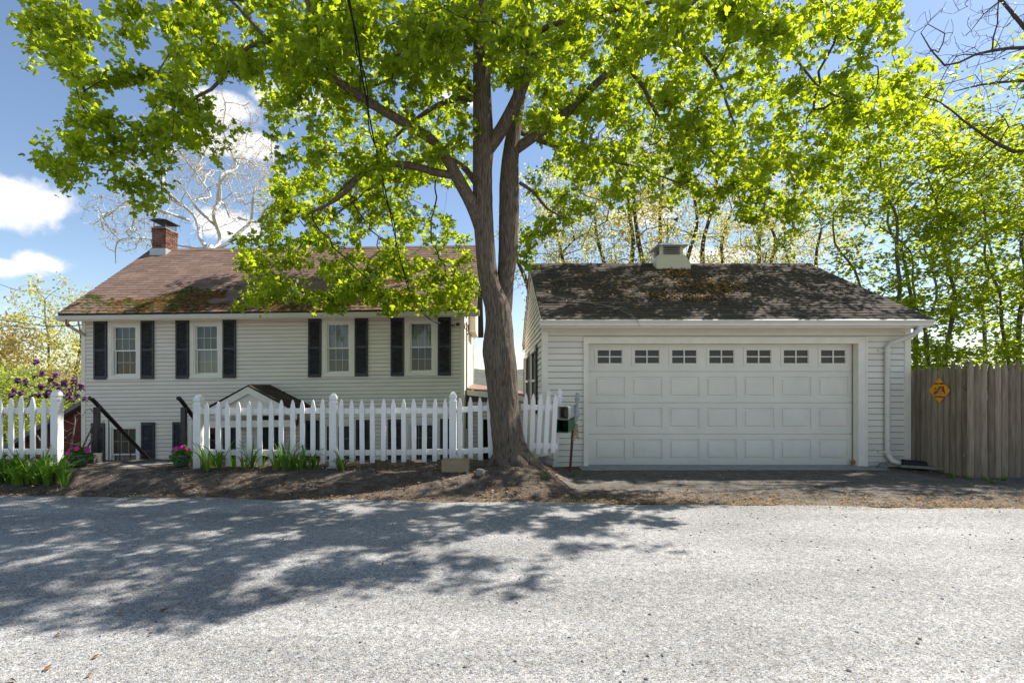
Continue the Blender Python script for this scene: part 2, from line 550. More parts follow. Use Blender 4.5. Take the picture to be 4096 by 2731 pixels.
def obj(name, me, parent=None):
    o = bpy.data.objects.new(name, me)
    COL.objects.link(o)
    if parent is not None:
        o.parent = parent
        o.matrix_parent_inverse = parent.matrix_world.inverted() if parent.type == 'EMPTY' and False else o.matrix_parent_inverse
    return o


def tag(o, label, cat, group=None):
    o['label'] = label
    o['category'] = cat
    if group:
        o['group'] = group
    return o


def thing(name, label, cat, loc=(0, 0, 0), group=None):
    """Empty at the base of a thing; children are given in coordinates relative to loc"""
    o = bpy.data.objects.new(name, None)
    o.empty_display_size = .2
    o.location = loc
    COL.objects.link(o)
    return tag(o, label, cat, group)


def kind(o, k):
    o['kind'] = k
    return o


def np_mesh(name, V, Fc, m, attr=None, smooth=False):
    """fast mesh from numpy: V (n,3), Fc (k,c) equal-sized faces"""
    me = bpy.data.meshes.new(name)
    V = np.asarray(V, dtype=np.float32); Fc = np.asarray(Fc, dtype=np.int32)
    k, c = Fc.shape
    me.vertices.add(len(V)); me.vertices.foreach_set('co', V.ravel())
    me.loops.add(k * c); me.loops.foreach_set('vertex_index', Fc.ravel())
    me.polygons.add(k)
    me.polygons.foreach_set('loop_start', np.arange(0, k * c, c, dtype=np.int32))
    me.update(calc_edges=True)
    me.validate()
    if attr is not None:
        at = me.attributes.new('v', 'FLOAT', 'FACE')
        at.data.foreach_set('value', np.asarray(attr, dtype=np.float32))
    me.materials.append(MATS[m])
    return me


def sstep(a, b, x):
    t = np.clip((x - a) / (b - a), 0, 1)
    return t * t * (3 - 2 * t)


# ------------------------------------------------------------------ ground
def road_edge(x):
    return 6.55 - .057 * x


def gz(x, y):
    x = np.asarray(x, dtype=float); y = np.asarray(y, dtype=float)
    e = road_edge(np.clip(x, -14, 14))
    t = sstep(e, 7.75, y)
    left = -.02 + .23 * t
    left = left - 1.85 * sstep(8.75, 11.6, y)
    right = -.02 + .02 * sstep(e, 9, y)
    wl = sstep(.55, 1.25, x + .35 * sstep(8.2, 8.8, y) * 0)
    near = left * (1 - wl) + right * wl
    near = near + .08 * np.exp(-((x - .2) ** 2 + (y - 7.95) ** 2) / .45)
    near = near - .25 * sstep(7.8, 8.6, x) * sstep(8.6, 9.4, y)
    far = -12.5 * sstep(20, 190, y) - 2.0 * sstep(11, 20, y) * sstep(-9, -16, x)
    side = -3.0 * sstep(14, 40, np.abs(x)) * sstep(9, 25, y)
    return near + far + side


def gh(x, y):
    return float(gz(x, y))


def build_ground():
    xs = np.concatenate([np.array([-4000, -1500, -500, -200, -90, -45, -28, -20, -16]), np.arange(-14, 14.01, .11), np.array([16, 20, 28, 45, 90, 200, 500, 1500, 4000])])
    ys = np.concatenate([np.array([-4000, -800, -150, -40, -15, -5, 0, 3, 4.5, 5.4]), np.arange(5.8, 9.7, .07), np.arange(9.8, 13, .2), np.arange(13.5, 30, 1.5), np.array([35, 45, 60, 80, 110, 150, 190, 260, 600, 1500, 4000])])
    X, Y = np.meshgrid(xs, ys)
    Z = gz(X, Y)
    nearm = ((np.abs(X) < 14.1) & (Y > 5.9) & (Y < 12))
    for i, j in zip(*np.where(nearm)):
        x, y = X[i, j], Y[i, j]
        amp = float(sstep(road_edge(x) - .1, road_edge(x) + .5, y))
        Z[i, j] += amp * (.035 * mn.noise(Vector((x * 1.3, y * 1.7, 0))) + .016 * mn.noise(Vector((x * 6, y * 7, 3)))) * (.42 if x < 1.2 else .2)
    V = np.stack([X.ravel(), Y.ravel(), Z.ravel()], 1)
    nx, ny = len(xs), len(ys)
    idx = np.arange(nx * ny).reshape(ny, nx)
    Fc = np.stack([idx[:-1, :-1].ravel(), idx[:-1, 1:].ravel(), idx[1:, 1:].ravel(), idx[1:, :-1].ravel()], 1)
    me = np_mesh('ground', V, Fc, 'soil', smooth=True)
    me.materials.append(MATS['grass'])
    cy = Y.ravel()[Fc[:, 0]]
    me.polygons.foreach_set('material_index', (cy > 12.5).astype(np.int32))
    me.polygons.foreach_set('use_smooth', np.ones(len(me.polygons), dtype=bool))
    kind(obj('ground', me), 'structure')
    # road: a sheet with a ragged far edge
    mb = MB()
    xs = np.arange(-40, 40.01, .12)
    n = len(xs)
    rows = [-60, -10, 0, 2, 3, 4, 5]
    for y in rows:
        for x in xs:
            mb.v.append((x, y, 0.0))
    for x in xs:
        e = road_edge(max(-14, min(14, x))) + .12 * mn.noise(Vector((x * .9, 0, 0))) + .07 * mn.noise(Vector((x * 3.7, 5, 0)))
        mb.v.append((x, e, 0.0))
    for i in range(len(rows)):
        for j in range(n - 1):
            a = i * n + j
            mb.f.append((a, a + 1, a + n + 1, a + n)); mb.a.append(.5)
    kind(mb.build('road', 'road'), 'structure')
    mb = MB(); xs = np.arange(1.0, 14.0, .12); n = len(xs); K = 14
    for i in range(K):
        for x in xs:
            e = road_edge(x) + .05 + .10 * mn.noise(Vector((x * 1.3, 3, 0)))
            far = 8.95 if x < 7.1 else 8.22
            y = e + (far - e) * i / (K - 1)
            w = .25 * mn.noise(Vector((y * 2, 7, 0))) * (x < 1.6)
            mb.v.append((x + w, y, gh(x + w, y) + .007 + .006 * mn.noise(Vector((x * 2, y * 2, 0)))))
    for i in range(K - 1):
        for j in range(n - 1):
            a = i * n + j
            mb.f.append((a, a + 1, a + n + 1, a + n)); mb.a.append(.5)
    kind(mb.build('driveway', 'driveway', None, True), 'structure')
    # concrete apron strip before the garage door
    mb = MB()
    mb.box(1.5, 4.15, 8.93, 9.52, -.1, .012)
    mb.box(4.165, 6.9, 8.97, 9.52, -.1, .010)
    kind(mb.build('apron', 'concrete'), 'structure')
    # lake and hills far behind
    mb = MB(); mb.quad((-3000, 230, -12), (3000, 230, -12), (3000, 1350, -12), (-3000, 1350, -12))
    kind(mb.build('lake', 'lake'), 'structure')
    xs = np.linspace(-2600, 2600, 420); ys = np.linspace(1090, 2400, 60)
    X, Y = np.meshgrid(xs, ys)
    Z = np.zeros_like(X)
    for i in range(X.shape[0]):
        for j in range(X.shape[1]):
            p = Vector((X[i, j] * .0022, Y[i, j] * .0022, 0))
            ridge = 46 + 20 * mn.noise(p) + 10 * mn.noise(p * 3)
            Z[i, j] = -14 + float(sstep(1090, 1650, Y[i, j])) * (ridge + 14) + 5 * mn.noise(Vector((X[i, j] * .03, Y[i, j] * .03, 9))) + 3 * mn.noise(Vector((X[i, j] * .11, Y[i, j] * .09, 2)))
    idx = np.arange(X.size).reshape(X.shape)
    Fc = np.stack([idx[:-1, :-1].ravel(), idx[:-1, 1:].ravel(), idx[1:, 1:].ravel(), idx[1:, :-1].ravel()], 1)
    kind(obj('hills', np_mesh('hills', np.stack([X.ravel(), Y.ravel(), Z.ravel()], 1), Fc, 'hill')), 'structure')


build_ground()


# ------------------------------------------------------------------ building helpers
def cut(a, b, holes):
    """interval [a,b] minus a list of holes"""
    seg = [(a, b)]
    for h0, h1 in holes:
        out = []
        for s0, s1 in seg:
            if h1 <= s0 or h0 >= s1:
                out.append((s0, s1)); continue
            if h0 > s0: out.append((s0, h0))
            if h1 < s1: out.append((h1, s1))
        seg = out
    return [s for s in seg if s[1] - s[0] > .02]


def siding(parent, x0, x1, z0, z1, yf, exposure, holes, m, tilt=0.0, xr=0.0):
    """front-wall clapboards, one object each, cut round the openings (hx0,hx1,hz0,hz1)"""
    z = z0
    while z < z1 - .02:
        zt = min(z + exposure, z1)
        hs = [(h[0], h[1]) for h in holes if h[2] < zt - .012 and h[3] > z + .012]
        pieces = []
        for a, b in cut(x0, x1, hs):
            while b - a > 3.8:
                c = a + rng.uniform(1.2, 3.6)
                pieces.append((a, c - .0015, z, zt)); a = c
            pieces.append((a, b, z, zt))
        for h in holes:
            if h[2] < zt - .012 and h[3] > z + .012:
                if h[2] > z + .012: pieces.append((h[0] - .001, h[1] + .001, z, h[2] + .004))
                if h[3] < zt - .012: pieces.append((h[0] - .001, h[1] + .001, h[3] - .012, zt))
        for a, b, z_, zt_ in pieces:
            mb = MB()
            j = rng.uniform(-.0015, .0015)
            mb.prism([(yf - .004, z_ + .009), (yf - .021 + j, z_ + .009), (yf - .022 + j, z_ + .014), (yf - .006, zt_), (yf - .001, zt_), (yf - .001, z_ + .012)], a, b)
            ob = mb.build('siding_board', m, parent)
            if tilt:
                shear(ob, tilt, xr)
        z += exposure


def shear(ob, k, xr):
    for v in ob.data.vertices:
        v.co.z += k * (v.co.x - xr)


def holed_wall(x0, x1, z0, z1, y0, y1, holes):
    """a slab with rectangular openings, as one mesh"""
    mb = MB()
    zs = sorted({z0, z1, *[min(max(h[2], z0), z1) for h in holes], *[min(max(h[3], z0), z1) for h in holes]})
    for za, zb in zip(zs[:-1], zs[1:]):
        if zb - za < 1e-4: continue
        hs = [(h[0], h[1]) for h in holes if h[2] < zb - 1e-4 and h[3] > za + 1e-4]
        for a, b in cut(x0, x1, hs):
            mb.box(a, b, y0, y1, za, zb)
    return mb


def frame(mb, xa, xb, za, zb, w, y0, y1, wb=None, wt=None):
    wb = w if wb is None else wb
    wt = w if wt is None else wt
    mb.box(xa, xa + w, y0, y1, za, zb)
    mb.box(xb - w, xb, y0, y1, za, zb)
    mb.box(xa + w, xb - w, y0, y1, zb - wt, zb)
    mb.box(xa + w, xb - w, y0, y1, za, za + wb)
    return mb


def shutter_mesh(w, h, name='shutter'):
    """louvred shutter in local coordinates: x 0..w, y -0.03..0, z 0..h"""
    mb = MB()
    s = .045
    mb.box(0, s, -.032, 0, 0, h); mb.box(w - s, w, -.032, 0, 0, h)
    for a, b in ((0, .09), (h * .5 - .03, h * .5 + .03), (h - .075, h)):
        mb.box(s, w - s, -.032, 0, a, b)
    mb.box(s, w - s, -.006, 0, .09, h - .075)
    for a, b in ((.09, h * .5 - .03), (h * .5 + .03, h - .075)):
        n = int((b - a) / .034)
        for i in range(n):
            z = a + (i + .5) * (b - a) / n
            mb.prism([(-.030, z - .013), (-.027, z - .015), (-.007, z + .011), (-.010, z + .014)], s, w - s)
    return mb.mesh(name, 'shutter')


def window(parent, xa, xb, za, zb, yf, upper_curtain, lower_curtain, grid_lower=True, cw=.105, fix=None):
    """double-hung window: casing, two sashes with grilles, panes, blind, dark room box"""
    made = []
    mb = MB()
    frame(mb, xa, xb, za, zb, cw, yf - .032, yf + .01, wb=cw * .75, wt=cw)
    mb.box(xa - .015, xb + .015, yf - .05, yf - .033, za - .0, za + .035)
    win = mb.build('window', 'trim', parent); made.append(win)
    ia, ib, ja, jb = xa + cw, xb - cw, za + cw * .75, zb - cw
    mid = (ja + jb) / 2
    mb = MB(); frame(mb, ia, ib, ja, jb, .035, yf - .018, yf + .075)
    made.append(mb.build('frame', 'sash', win))
    ia += .035; ib -= .035; ja += .035; jb -= .035
    for nm, a, b, yo in (('upper_sash', mid - .02, jb, .012), ('lower_sash', ja, mid + .02, .045)):
        mb = MB(); frame(mb, ia + .001, ib - .001, a, b, .032, yf + yo, yf + yo + .028)
        made.append(mb.build(nm, 'sash', win))
        mb = MB()
        if nm == 'upper_sash' or grid_lower:
            w3 = (ib - ia - .064) / 3
            for k in (1, 2):
                mb.box(ia + .032 + w3 * k - .006, ia + .032 + w3 * k + .006, yf + yo + .019, yf + yo + .022, a + .032, b - .032)
            mm = (a + b) / 2
            for k in range(3):
                mb.box(ia + .034 + w3 * k + (.006 if k else 0), ia + .030 + w3 * (k + 1) - (.006 if k < 2 else 0), yf + yo + .0195, yf + yo + .0215, mm - .006, mm + .006)
            made.append(mb.build('muntin', 'sash', win))
        mb = MB(); y = yf + yo + .016
        mb.quad((ia + .03, y, a + .03), (ib - .03, y, a + .03), (ib - .03, y, b - .03), (ia + .03, y, b - .03))
        made.append(mb.build('pane', 'glass', win))
    mb = MB()
    ya, yb = yf + .09, yf + .6
    mb.quad((ia - .05, yb, ja - .05), (ib + .05, yb, ja - .05), (ib + .05, yb, jb + .05), (ia - .05, yb, jb + .05))
    mb.quad((ia - .05, ya, ja - .05), (ia - .05, yb, ja - .05), (ia - .05, yb, jb + .05), (ia - .05, ya, jb + .05))
    mb.quad((ib + .05, ya, ja - .05), (ib + .05, yb, ja - .05), (ib + .05, yb, jb + .05), (ib + .05, ya, jb + .05))
    mb.quad((ia - .05, ya, ja - .05), (ib + .05, ya, ja - .05), (ib + .05, yb, ja - .05), (ia - .05, yb, ja - .05))
    mb.quad((ia - .05, ya, jb + .05), (ib + .05, ya, jb + .05), (ib + .05, yb, jb + .05), (ia - .05, yb, jb + .05))
    made.append(mb.build('room', 'interior', win))
    for m_, a, b in ((upper_curtain, mid, jb), (lower_curtain, ja, mid)):
        if m_:
            mb = MB()
            n = 14
            for i in range(n):
                xx0 = ia + (ib - ia) * i / n; xx1 = ia + (ib - ia) * (i + 1) / n
                mb.quad((xx0, yf + .12 + .012 * (i % 2), a), (xx1, yf + .12 + .012 * ((i + 1) % 2), a), (xx1, yf + .12 + .012 * ((i + 1) % 2), b), (xx0, yf + .12 + .012 * (i % 2), b))
            made.append(mb.build('curtain', m_, win))
    return made


def shingles(parent, x0, x1, y_e, z_e, y_r, z_r, course, tabw, m, lift=.009, seed=1, name='shingles', skew=0.0):
    """overlapping shingle tabs on one slope as real geometry; attribute v = tone"""
    r = random.Random(seed)
    L = math.hypot(y_r - y_e, z_r - z_e)
    dy, dz = (y_r - y_e) / L, (z_r - z_e) / L
    ny, nz = -dz * math.copysign(1, dy), abs(dy)
    mb = MB()
    n = int(round(L / course))
    c = L / n
    for i in range(n):
        s0, s1 = i * c, (i + 1) * c + .01
        x = x0 - r.uniform(0, tabw)
        base = r.uniform(-.08, .08)
        wv = r.uniform(0, 10)
        while x < x1:
            a, b = max(x, x0), min(x + tabw - .005, x1)
            if b - a > .02:
                h = lift * r.uniform(.7, 1.5)
                ds = r.uniform(-.006, .006)
                tone = min(1, max(0, .5 + base + r.gauss(0, .2)))
                def pt(xx, s, hh):
                    sag = .012 * mn.noise(Vector((xx * .5, s * .7, wv * 0)))
                    return (xx, y_e + dy * s + ny * (hh + sag), z_e + dz * s + nz * (hh + sag))
                p = [pt(a, s0 + ds, h), pt(b, s0 + ds, h * r.uniform(.85, 1.2)), pt(b, s1, .002), pt(a, s1, .002)]
                q = [pt(a, s0 + ds, -.002), pt(b, s0 + ds, -.002)]
                mb.quad(*p, a=tone)
                mb.quad(q[0], q[1], p[1], p[0], a=tone * .9)
            x += tabw
    o = mb.build(name, m, parent)
    kind(o, 'stuff')
    return o


# ------------------------------------------------------------------ HOUSE
HD = 13.51
HS = F / HD


def hx(px): return (px - CX) / HS
def hz(py): return EYE + (CY - py) / HS


HK, HXR = .0122, hx(95)


def build_house():
    H = thing('house', 'white clapboard house with black shutters, brown shingle roof and brick chimney', 'house', (-5.9, 13.51, -1.9))
    H.location = (0, 0, 0)
    made = []
    x0, x1 = hx(82.7), hx(464.0)
    yf, yb = HD, HD + 6.4
    zb, zt = -2.0, 3.20
    up = [(108.6, 141.5, 320.8, 379.0), (190.4, 223.2, 320.8, 379.4), (322.2, 354.8, 321.8, 380.5), (405, 437.7, 322.2, 380.8)]
    lo = [(106.3, 142), (188.4, 223), (320, 356), (404.5, 440)]
    wins = []
    for a, b, t, bt in up:
        wins.append((hx(a), hx(b), hz(379.2), hz(320.9)))
    for a, b in lo:
        wins.append((hx(a), hx(b), hz(485), hz(422.3)))
    door = (hx(258), hx(282), -1.75, hz(414))
    holes = [(a + .01, b - .01, c + .01, d - .01) for a, b, c, d in wins] + [door]
    cores = [(a + .1, b - .1, c + .08, d - .1) for a, b, c, d in wins] + [door]
    wall = holed_wall(x0, x1, zb, zt, yf + .001, yf + .08, cores)
    # the other three walls and the gable ends
    made.append(MB().box(x0, x1, yb - .1, yb, zb, zt).build('rear_wall', 'siding', H))
    for xx in (x0, x1 - .1):
        sw_ = MB().prism([(yf + .101, zb), (yb - .1, zb), (yb - .1, zt), ((yf + yb) / 2 - .2, 5.6), (yf + .101, zt)], xx, xx + .1)
        made.append(sw_.build('side_wall', 'siding', H))
    wo = wall.build('wall', 'sheathing_groove_shade', H); made.append(wo)
    n0 = len(bpy.data.objects)
    siding(H, x0 + .085, x1 - .085, zb, zt, yf, .1016, holes, 'siding', HK, HXR)
    mb = MB()
    mb.box(x0 - .012, x0 + .085, yf - .026, yf + .1, zb, zt); made.append(mb.build('corner_board', 'trim', H))
    mb = MB()
    mb.box(x1 - .085, x1 + .012, yf - .026, yf + .1, zb, zt); made.append(mb.build('corner_board', 'trim', H))
    cur = [('blind_reflection', None), ('blind_reflection', 'curtain'), ('curtain', 'blind_reflection'), ('curtain', None),
           ('blind_reflection', 'curtain'), (None, 'blind_reflection'), ('blind_reflection', None), ('blind_reflection', 'blind_reflection')]
    for i, w in enumerate(wins):
        made += window(H, *w, yf, *cur[i])
    sm = shutter_mesh(.345, hz(320.9) - hz(379.2))
    sm2 = shutter_mesh(.355, hz(422.3) - hz(480))
    spots = [(95, 321), (141.8, 321), (176.7, 321), (223.5, 321), (308.6, 321), (355.1, 321), (391, 321), (438, 321)]
    for px, _ in spots:
        o = obj('shutter', sm, H)
        o.location = (hx(px), yf - .026, hz(379.2) + HK * (hx(px) + .17 - HXR) + rng.uniform(-.006, .006))
        o.rotation_euler.y = rng.uniform(-.003, .003)
    for px in (92.5, 142.3, 173.6, 224, 306, 356.4, 388.4, 440.5):
        o = obj('shutter', sm2, H)
        o.location = (hx(px), yf - .026, hz(480) + HK * (hx(px) + .17 - HXR))
    # eave: soffit, fascia, gutter
    gx0, gx1 = -11.22, -.42
    mb = MB(); mb.box(x0 - .25, gx1 - .06, yf - .36, yf - .002, 3.19, 3.215); made.append(mb.build('soffit', 'trim', H))
    mb = MB(); mb.box(x0 - .25, gx1 - .06, yf - .385, yf - .361, 3.12, 3.30); made.append(mb.build('fascia', 'trim', H))
    mb = MB()
    yg = yf - .387
    mb.prism([(yg, 3.255), (yg - .10, 3.255), (yg - .115, 3.245), (yg - .10, 3.20), (yg - .075, 3.14), (yg, 3.14)], gx0, gx1)
    made.append(mb.build('gutter', 'gutter', H))
    mb = MB()
    mb.tube([(-10.95, yg - .05, 3.15), (-10.95, yg - .04, 3.05), (-10.9, yg + .05, 2.95), (-10.83, yf - .0 - .02, 2.80), (-10.98, yf + .1, 2.72), (-11.0, yf + .13, 0), (-11.0, yf + .13, -1.8)], .04, 8)
    ds = mb.build('downspout', 'gutter', H, True); made.append(ds)
    mb = MB(); mb.tube([(-10.952, yg - .052, 3.16), (-10.955, yg - .046, 3.05), (-10.93, yg - .01, 3.0)], .0415, 8)
    made.append(mb.build('rust_patch', 'rust', ds, True))
    # roof
    ye, ze, yr, zr = yf - .46, 3.30, yf + 3.05, 5.86
    ye2 = 2 * yr - ye
    rx0, rx1 = x0 - .27, x1 + .36
    mb = MB()
    mb.prism([(ye, ze), (yr, zr), (ye2, ze), (ye2, ze - .09), (yr, zr - .13), (ye, ze - .09)], rx0 + .01, rx1 - .01)
    roof = mb.build('roof', 'roof_deck', H); made.append(roof)
    made.append(shingles(roof, rx0, rx1, ye - .02, ze + .004, yr, zr + .004, .15, .305, 'shingle_house', seed=5))
    made.append(shingles(roof, rx0, rx1, ye2 + .02, ze + .004, yr, zr + .004, .15, .305, 'shingle_house', seed=6))
    mb = MB(); x = rx0
    while x < rx1:
        b = min(x + .29, rx1)
        mb.prism([(yr - .13, zr - .075), (yr, zr + .022), (yr + .13, zr - .075), (yr + .13, zr - .085), (yr, zr + .008), (yr - .13, zr - .085)], x, b, a=rng.random())
        x += .3
    made.append(mb.build('ridge_cap', 'shingle_house', roof))
    # rake boards
    for xx in (rx0 + .012, rx1 - .037):
        mb = MB(); mb.prism([(ye + .02, ze - .02), (yr, zr - .03), (yr, zr - .2), (ye + .02, ze - .17)], xx, xx + .025)
        made.append(mb.build('rake_board', 'trim', H))
    # moss cushions on the lower courses
    for nm, m_, cnt, sd, lo_, hi_ in (('moss', 'moss_green', 1300, 3, .0, .34), ('moss', 'moss_rust', 4200, 4, .0, .46)):
        r = random.Random(sd); mb = MB(); k = 0
        while k < cnt:
            x = r.uniform(rx0 + .1, rx1 - .2); s = r.uniform(lo_, hi_) ** 1.0
            d = mn.noise(Vector((x * .55 + sd * 9, s * 4, sd)))
            d2 = mn.noise(Vector((x * 3, s * 12, sd + 4)))
            if m_ == 'moss_green' and x > -8.2 and r.random() > .22: continue
            if m_ == 'moss_rust' and x < -10.3: continue
            if d + .5 * d2 < (s - .16) * 2.2 - .05: continue
            L = math.hypot(yr - ye, zr - ze)
            y = ye + (yr - ye) * s; z = ze + (zr - ze) * s
            rad = r.uniform(.02, .06)
            n0 = len(mb.v)
            mb.blob((x, y, z + .012), rad, .38, .5, r.random() * 50, 4, a=r.random())
            for q in range(n0, len(mb.v)):
                vx, vy, vz = mb.v[q]
                mb.v[q] = (x + (vx - x) * 1.5, vy, vz + (vy - y) * (zr - ze) / (yr - ye))
            k += 1
        made.append(kind(mb.build(nm, m_, roof), 'stuff'))
    # chimney
    ch = MB()
    cx0, cx1, cy0, cy1 = -10.90, -10.46, 16.22, 16.84
    ch.box(cx0 + .012, cx1 - .012, cy0 + .012, cy1 - .012, 5.1, 6.49)
    chim = ch.build('chimney', 'mortar', H); made.append(chim)
    mb = MB(); r = random.Random(11); z = 5.35; row = 0
    while z < 6.46:
        out = .012 if z > 6.30 else 0
        for ax in (0, 1):
            a, b = ((cx0, cx1) if ax == 0 else (cy0, cy1))
            a -= out; b += out
            u = a - (.11 if row % 2 else 0)
            while u < b - .01:
                s, e = max(u, a), min(u + .205, b)
                if e - s > .03:
                    t = .004 * r.random()
                    tn = min(1, max(0, r.gauss(.5, .3)))
                    if ax == 0:
                        mb.box(s, e - .012, cy0 - out - t, cy0 + .03, z, z + .062, a=tn)
                        mb.box(s, e - .012, cy1 - .03, cy1 + out + t, z, z + .062, a=tn)
                    else:
                        mb.box(cx0 - out - t, cx0 + .03, s + .001, e - .013, z + .0007, z + .0613, a=tn)
                        mb.box(cx1 - .03, cx1 + out + t, s + .001, e - .013, z + .0007, z + .0613, a=tn)
                u += .215
        z += .0745; row += 1
    made.append(kind(mb.build('brickwork', 'brick', chim), 'stuff'))
    mb = MB()
    mb.box(cx0 - .03, cx1 + .03, cy0 - .06, cy1 + .06, 5.45, 5.80)
    mb.prism([(cy0 - .10, 5.50), (cy0 - .28, 5.38), (cy0 - .28, 5.41), (cy0 - .10, 5.55)], cx0 - .07, cx1 + .07)
    made.append(mb.build('flashing', 'lead', chim))
    mb = MB()
    mb.box(cx0 + .03, cx1 - .03, cy0 + .03, cy1 - .03, 6.49, 6.53)
    for xx in (cx0 + .03, cx1 - .045):
        for yy in (cy0 + .03, cy1 - .045):
            mb.box(xx, xx + .015, yy, yy + .015, 6.53, 6.70)
    zc = 6.70
    mb.prism([(cx0 - .06, zc), (cx1 + .06, zc), (cx1 + .06, zc + .012), ((cx0 + cx1) / 2, zc + .05), (cx0 - .06, zc + .012)], cy0 - .06, cy1 + .06, 'y')
    for k in range(1, 9):
        zz = 6.53 + k * .019
        mb.box(cx0 + .031, cx1 - .031, cy0 + .032, cy0 + .035, zz, zz + .003)
        mb.box(cx1 - .035, cx1 - .032, cy0 + .036, cy1 - .036, zz, zz + .003)
    for k in range(1, 16):
        xx = cx0 + .03 + k * .024
        if xx < cx1 - .04: mb.box(xx, xx + .003, cy0 + .0355, cy0 + .038, 6.53, 6.70)
    for k in range(1, 24):
        yy = cy0 + .04 + k * .024
        if yy < cy1 - .04: mb.box(cx1 - .0385, cx1 - .036, yy, yy + .003, 6.53, 6.70)
    made.append(mb.build('chimney_cap', 'grey_metal', chim))
    # entrance porch
    pc, pw, yp = -5.93, 1.07, 12.36
    zr_, ze_ = 1.42, .82
    mb = MB()
    for s in (-1, 1):
        mb.prism([(pc, zr_), (pc + s * (pw + .12), ze_ - .02), (pc + s * (pw + .12), ze_ - .10), (pc, zr_ - .09)], yp - .10, yf - .02, 'y')
    porch = mb.build('porch_roof', 'roof_deck', H); made.append(porch)
    mb = MB(); r = random.Random(4)
    for s in (-1, 1):
        L = math.hypot(pw + .14, zr_ - ze_)
        for i in range(9):
            for j in range(4):
                t0, t1 = i / 9, (i + 1) / 9 + .02
                q0, q1 = yp - .12 + j * .31, min(yp - .12 + (j + 1) * .31 - .004, yf - .02)
                def pp(t, y, h): return (pc + s * (pw + .14) * (1 - t), y, ze_ - .03 + (zr_ - ze_ + .03) * t + h)
                a_ = r.random()
                mb.quad(pp(t0, q0, .016), pp(t0, q1, .016), pp(t1, q1, .006), pp(t1, q0, .006), a=a_)
                mb.quad(pp(t0, q0, .0), pp(t0, q1, .0), pp(t0, q1, .016), pp(t0, q0, .016), a=a_)
    made.append(kind(mb.build('shingles', 'shingle_porch', porch), 'stuff'))
    for s in (-1, 1):
        mb = MB(); mb.prism([(pc, zr_ - .03), (pc + s * (pw + .10), ze_ - .07), (pc + s * (pw + .10), ze_ - .23), (pc, zr_ - .20)], yp - .13, yp - .101, 'y')
        made.append(mb.build('rake_board', 'trim', porch))
    mb = MB(); mb.prism([(pc - pw + .1, ze_ - .12), (pc + pw - .1, ze_ - .12), (pc, zr_ - .15)], yp - .06, yp - .03, 'y')
    made.append(mb.build('gable', 'trim', porch))
    mb = MB(); mb.box(pc - pw + .04, pc + pw - .04, yp - .09, yp + .05, ze_ - .40, ze_ - .24); made.append(mb.build('beam', 'trim', porch))
    for s in (-1, 1):
        mb = MB(); c = pc + s * .76
        mb.box(c - .055, c + .055, yp - .06, yp + .05, -1.7, -1.0)
        mb.lathe([(.05, -1.0), (.035, -.96), (.05, -.9), (.052, -.5), (.036, -.3), (.05, -.25), (.03, -.22), (.05, -.1), (.05, 0)], (c, yp, 0), 10)
        mb.box(c - .055, c + .055, yp - .06, yp + .05, 0, ze_ - .40)
        made.append(mb.build('post', 'trim', porch))
    # front door behind its dark storm door
    a, b, c, d = door
    mb = MB(); frame(mb, a - .09, b + .09, c, d + .09, .09, yf - .03, yf + .05, wb=.02); dr = mb.build('door', 'trim', H); made.append(dr)
    mb = MB(); mb.box(a + .001, b - .001, yf + .03, yf + .07, c + .03, d - .001); made.append(mb.build('storm_door', 'door_dark', dr))
    mb = MB(); frame(mb, a + .002, b - .002, c + .03, d - .002, .09, yf + .015, yf + .0295, wb=.55); made.append(mb.build('door_frame', 'door_white', dr))
    mb = MB(); mb.tube([(a + .06, yf + .014, -.75), (a + .06, yf - .03, -.75), (a + .06, yf - .03, -.63), (a + .06, yf + .014, -.63)], .009, 6); made.append(mb.build('handle', 'dark_metal', dr))
    for px, py in ((242.6, 424.6), (298, 421)):
        mb = MB(); c = (hx(px), yf - .13, hz(py))
        mb.lathe([(.03, -.16), (.06, -.14), (.07, .0), (.03, .07), (.012, .1)], c, 8)
        mb.box(c[0] - .02, c[0] + .02, c[1], yf - .018, c[2] + .02, c[2] + .05)
        made.append(mb.build('wall_lantern', 'copper_lamp', H))
    # rear bay that shows past the right corner
    mb = MB()
    ra = x1 + .02
    mb.box(ra, ra + .2, yf + 2.2, yf + 4.2, 3.0, 3.75)
    for k in range(7):
        z = 3.0 + k * .107
        mb.prism([(yf + 2.199, z), (yf + 2.184, z), (yf + 2.197, z + .1)], ra, ra + .2)
    made.append(mb.build('rear_overhang', 'siding', H))
    # service-entrance conduit and bracket on the right corner
    mb = MB()
    mb.tube([(x1 + .06, yf + .18, 3.05), (x1 + .065, yf + .15, 2.6), (x1 + .06, yf + .16, 1.2), (x1 + .06, yf + .16, .2)], .018, 6)
    mb.tube([(x1 + .05, yf + .14, 2.65), (x1 + .12, yf + .06, 2.75), (x1 + .10, yf + .02, 2.95), (x1 + .03, yf - .02, 2.98), (x1 + .02, yf - .03, 2.86), (x1 + .10, yf + .03, 2.80)], .012, 6)
    made.append(mb.build('service_conduit', 'cable', H))
    mb = MB(); mb.lathe([(.03, 0), (.045, .03), (.045, .06), (.02, .09)], (x1 - .16, yf - .07, 2.92), 8)
    made.append(mb.build('flood_lamp', 'dark_metal', H))
    seen = set()
    for o in made:
        if o.data.name not in seen:
            seen.add(o.data.name)
            shear(o, HK, HXR)
    return H


build_house()


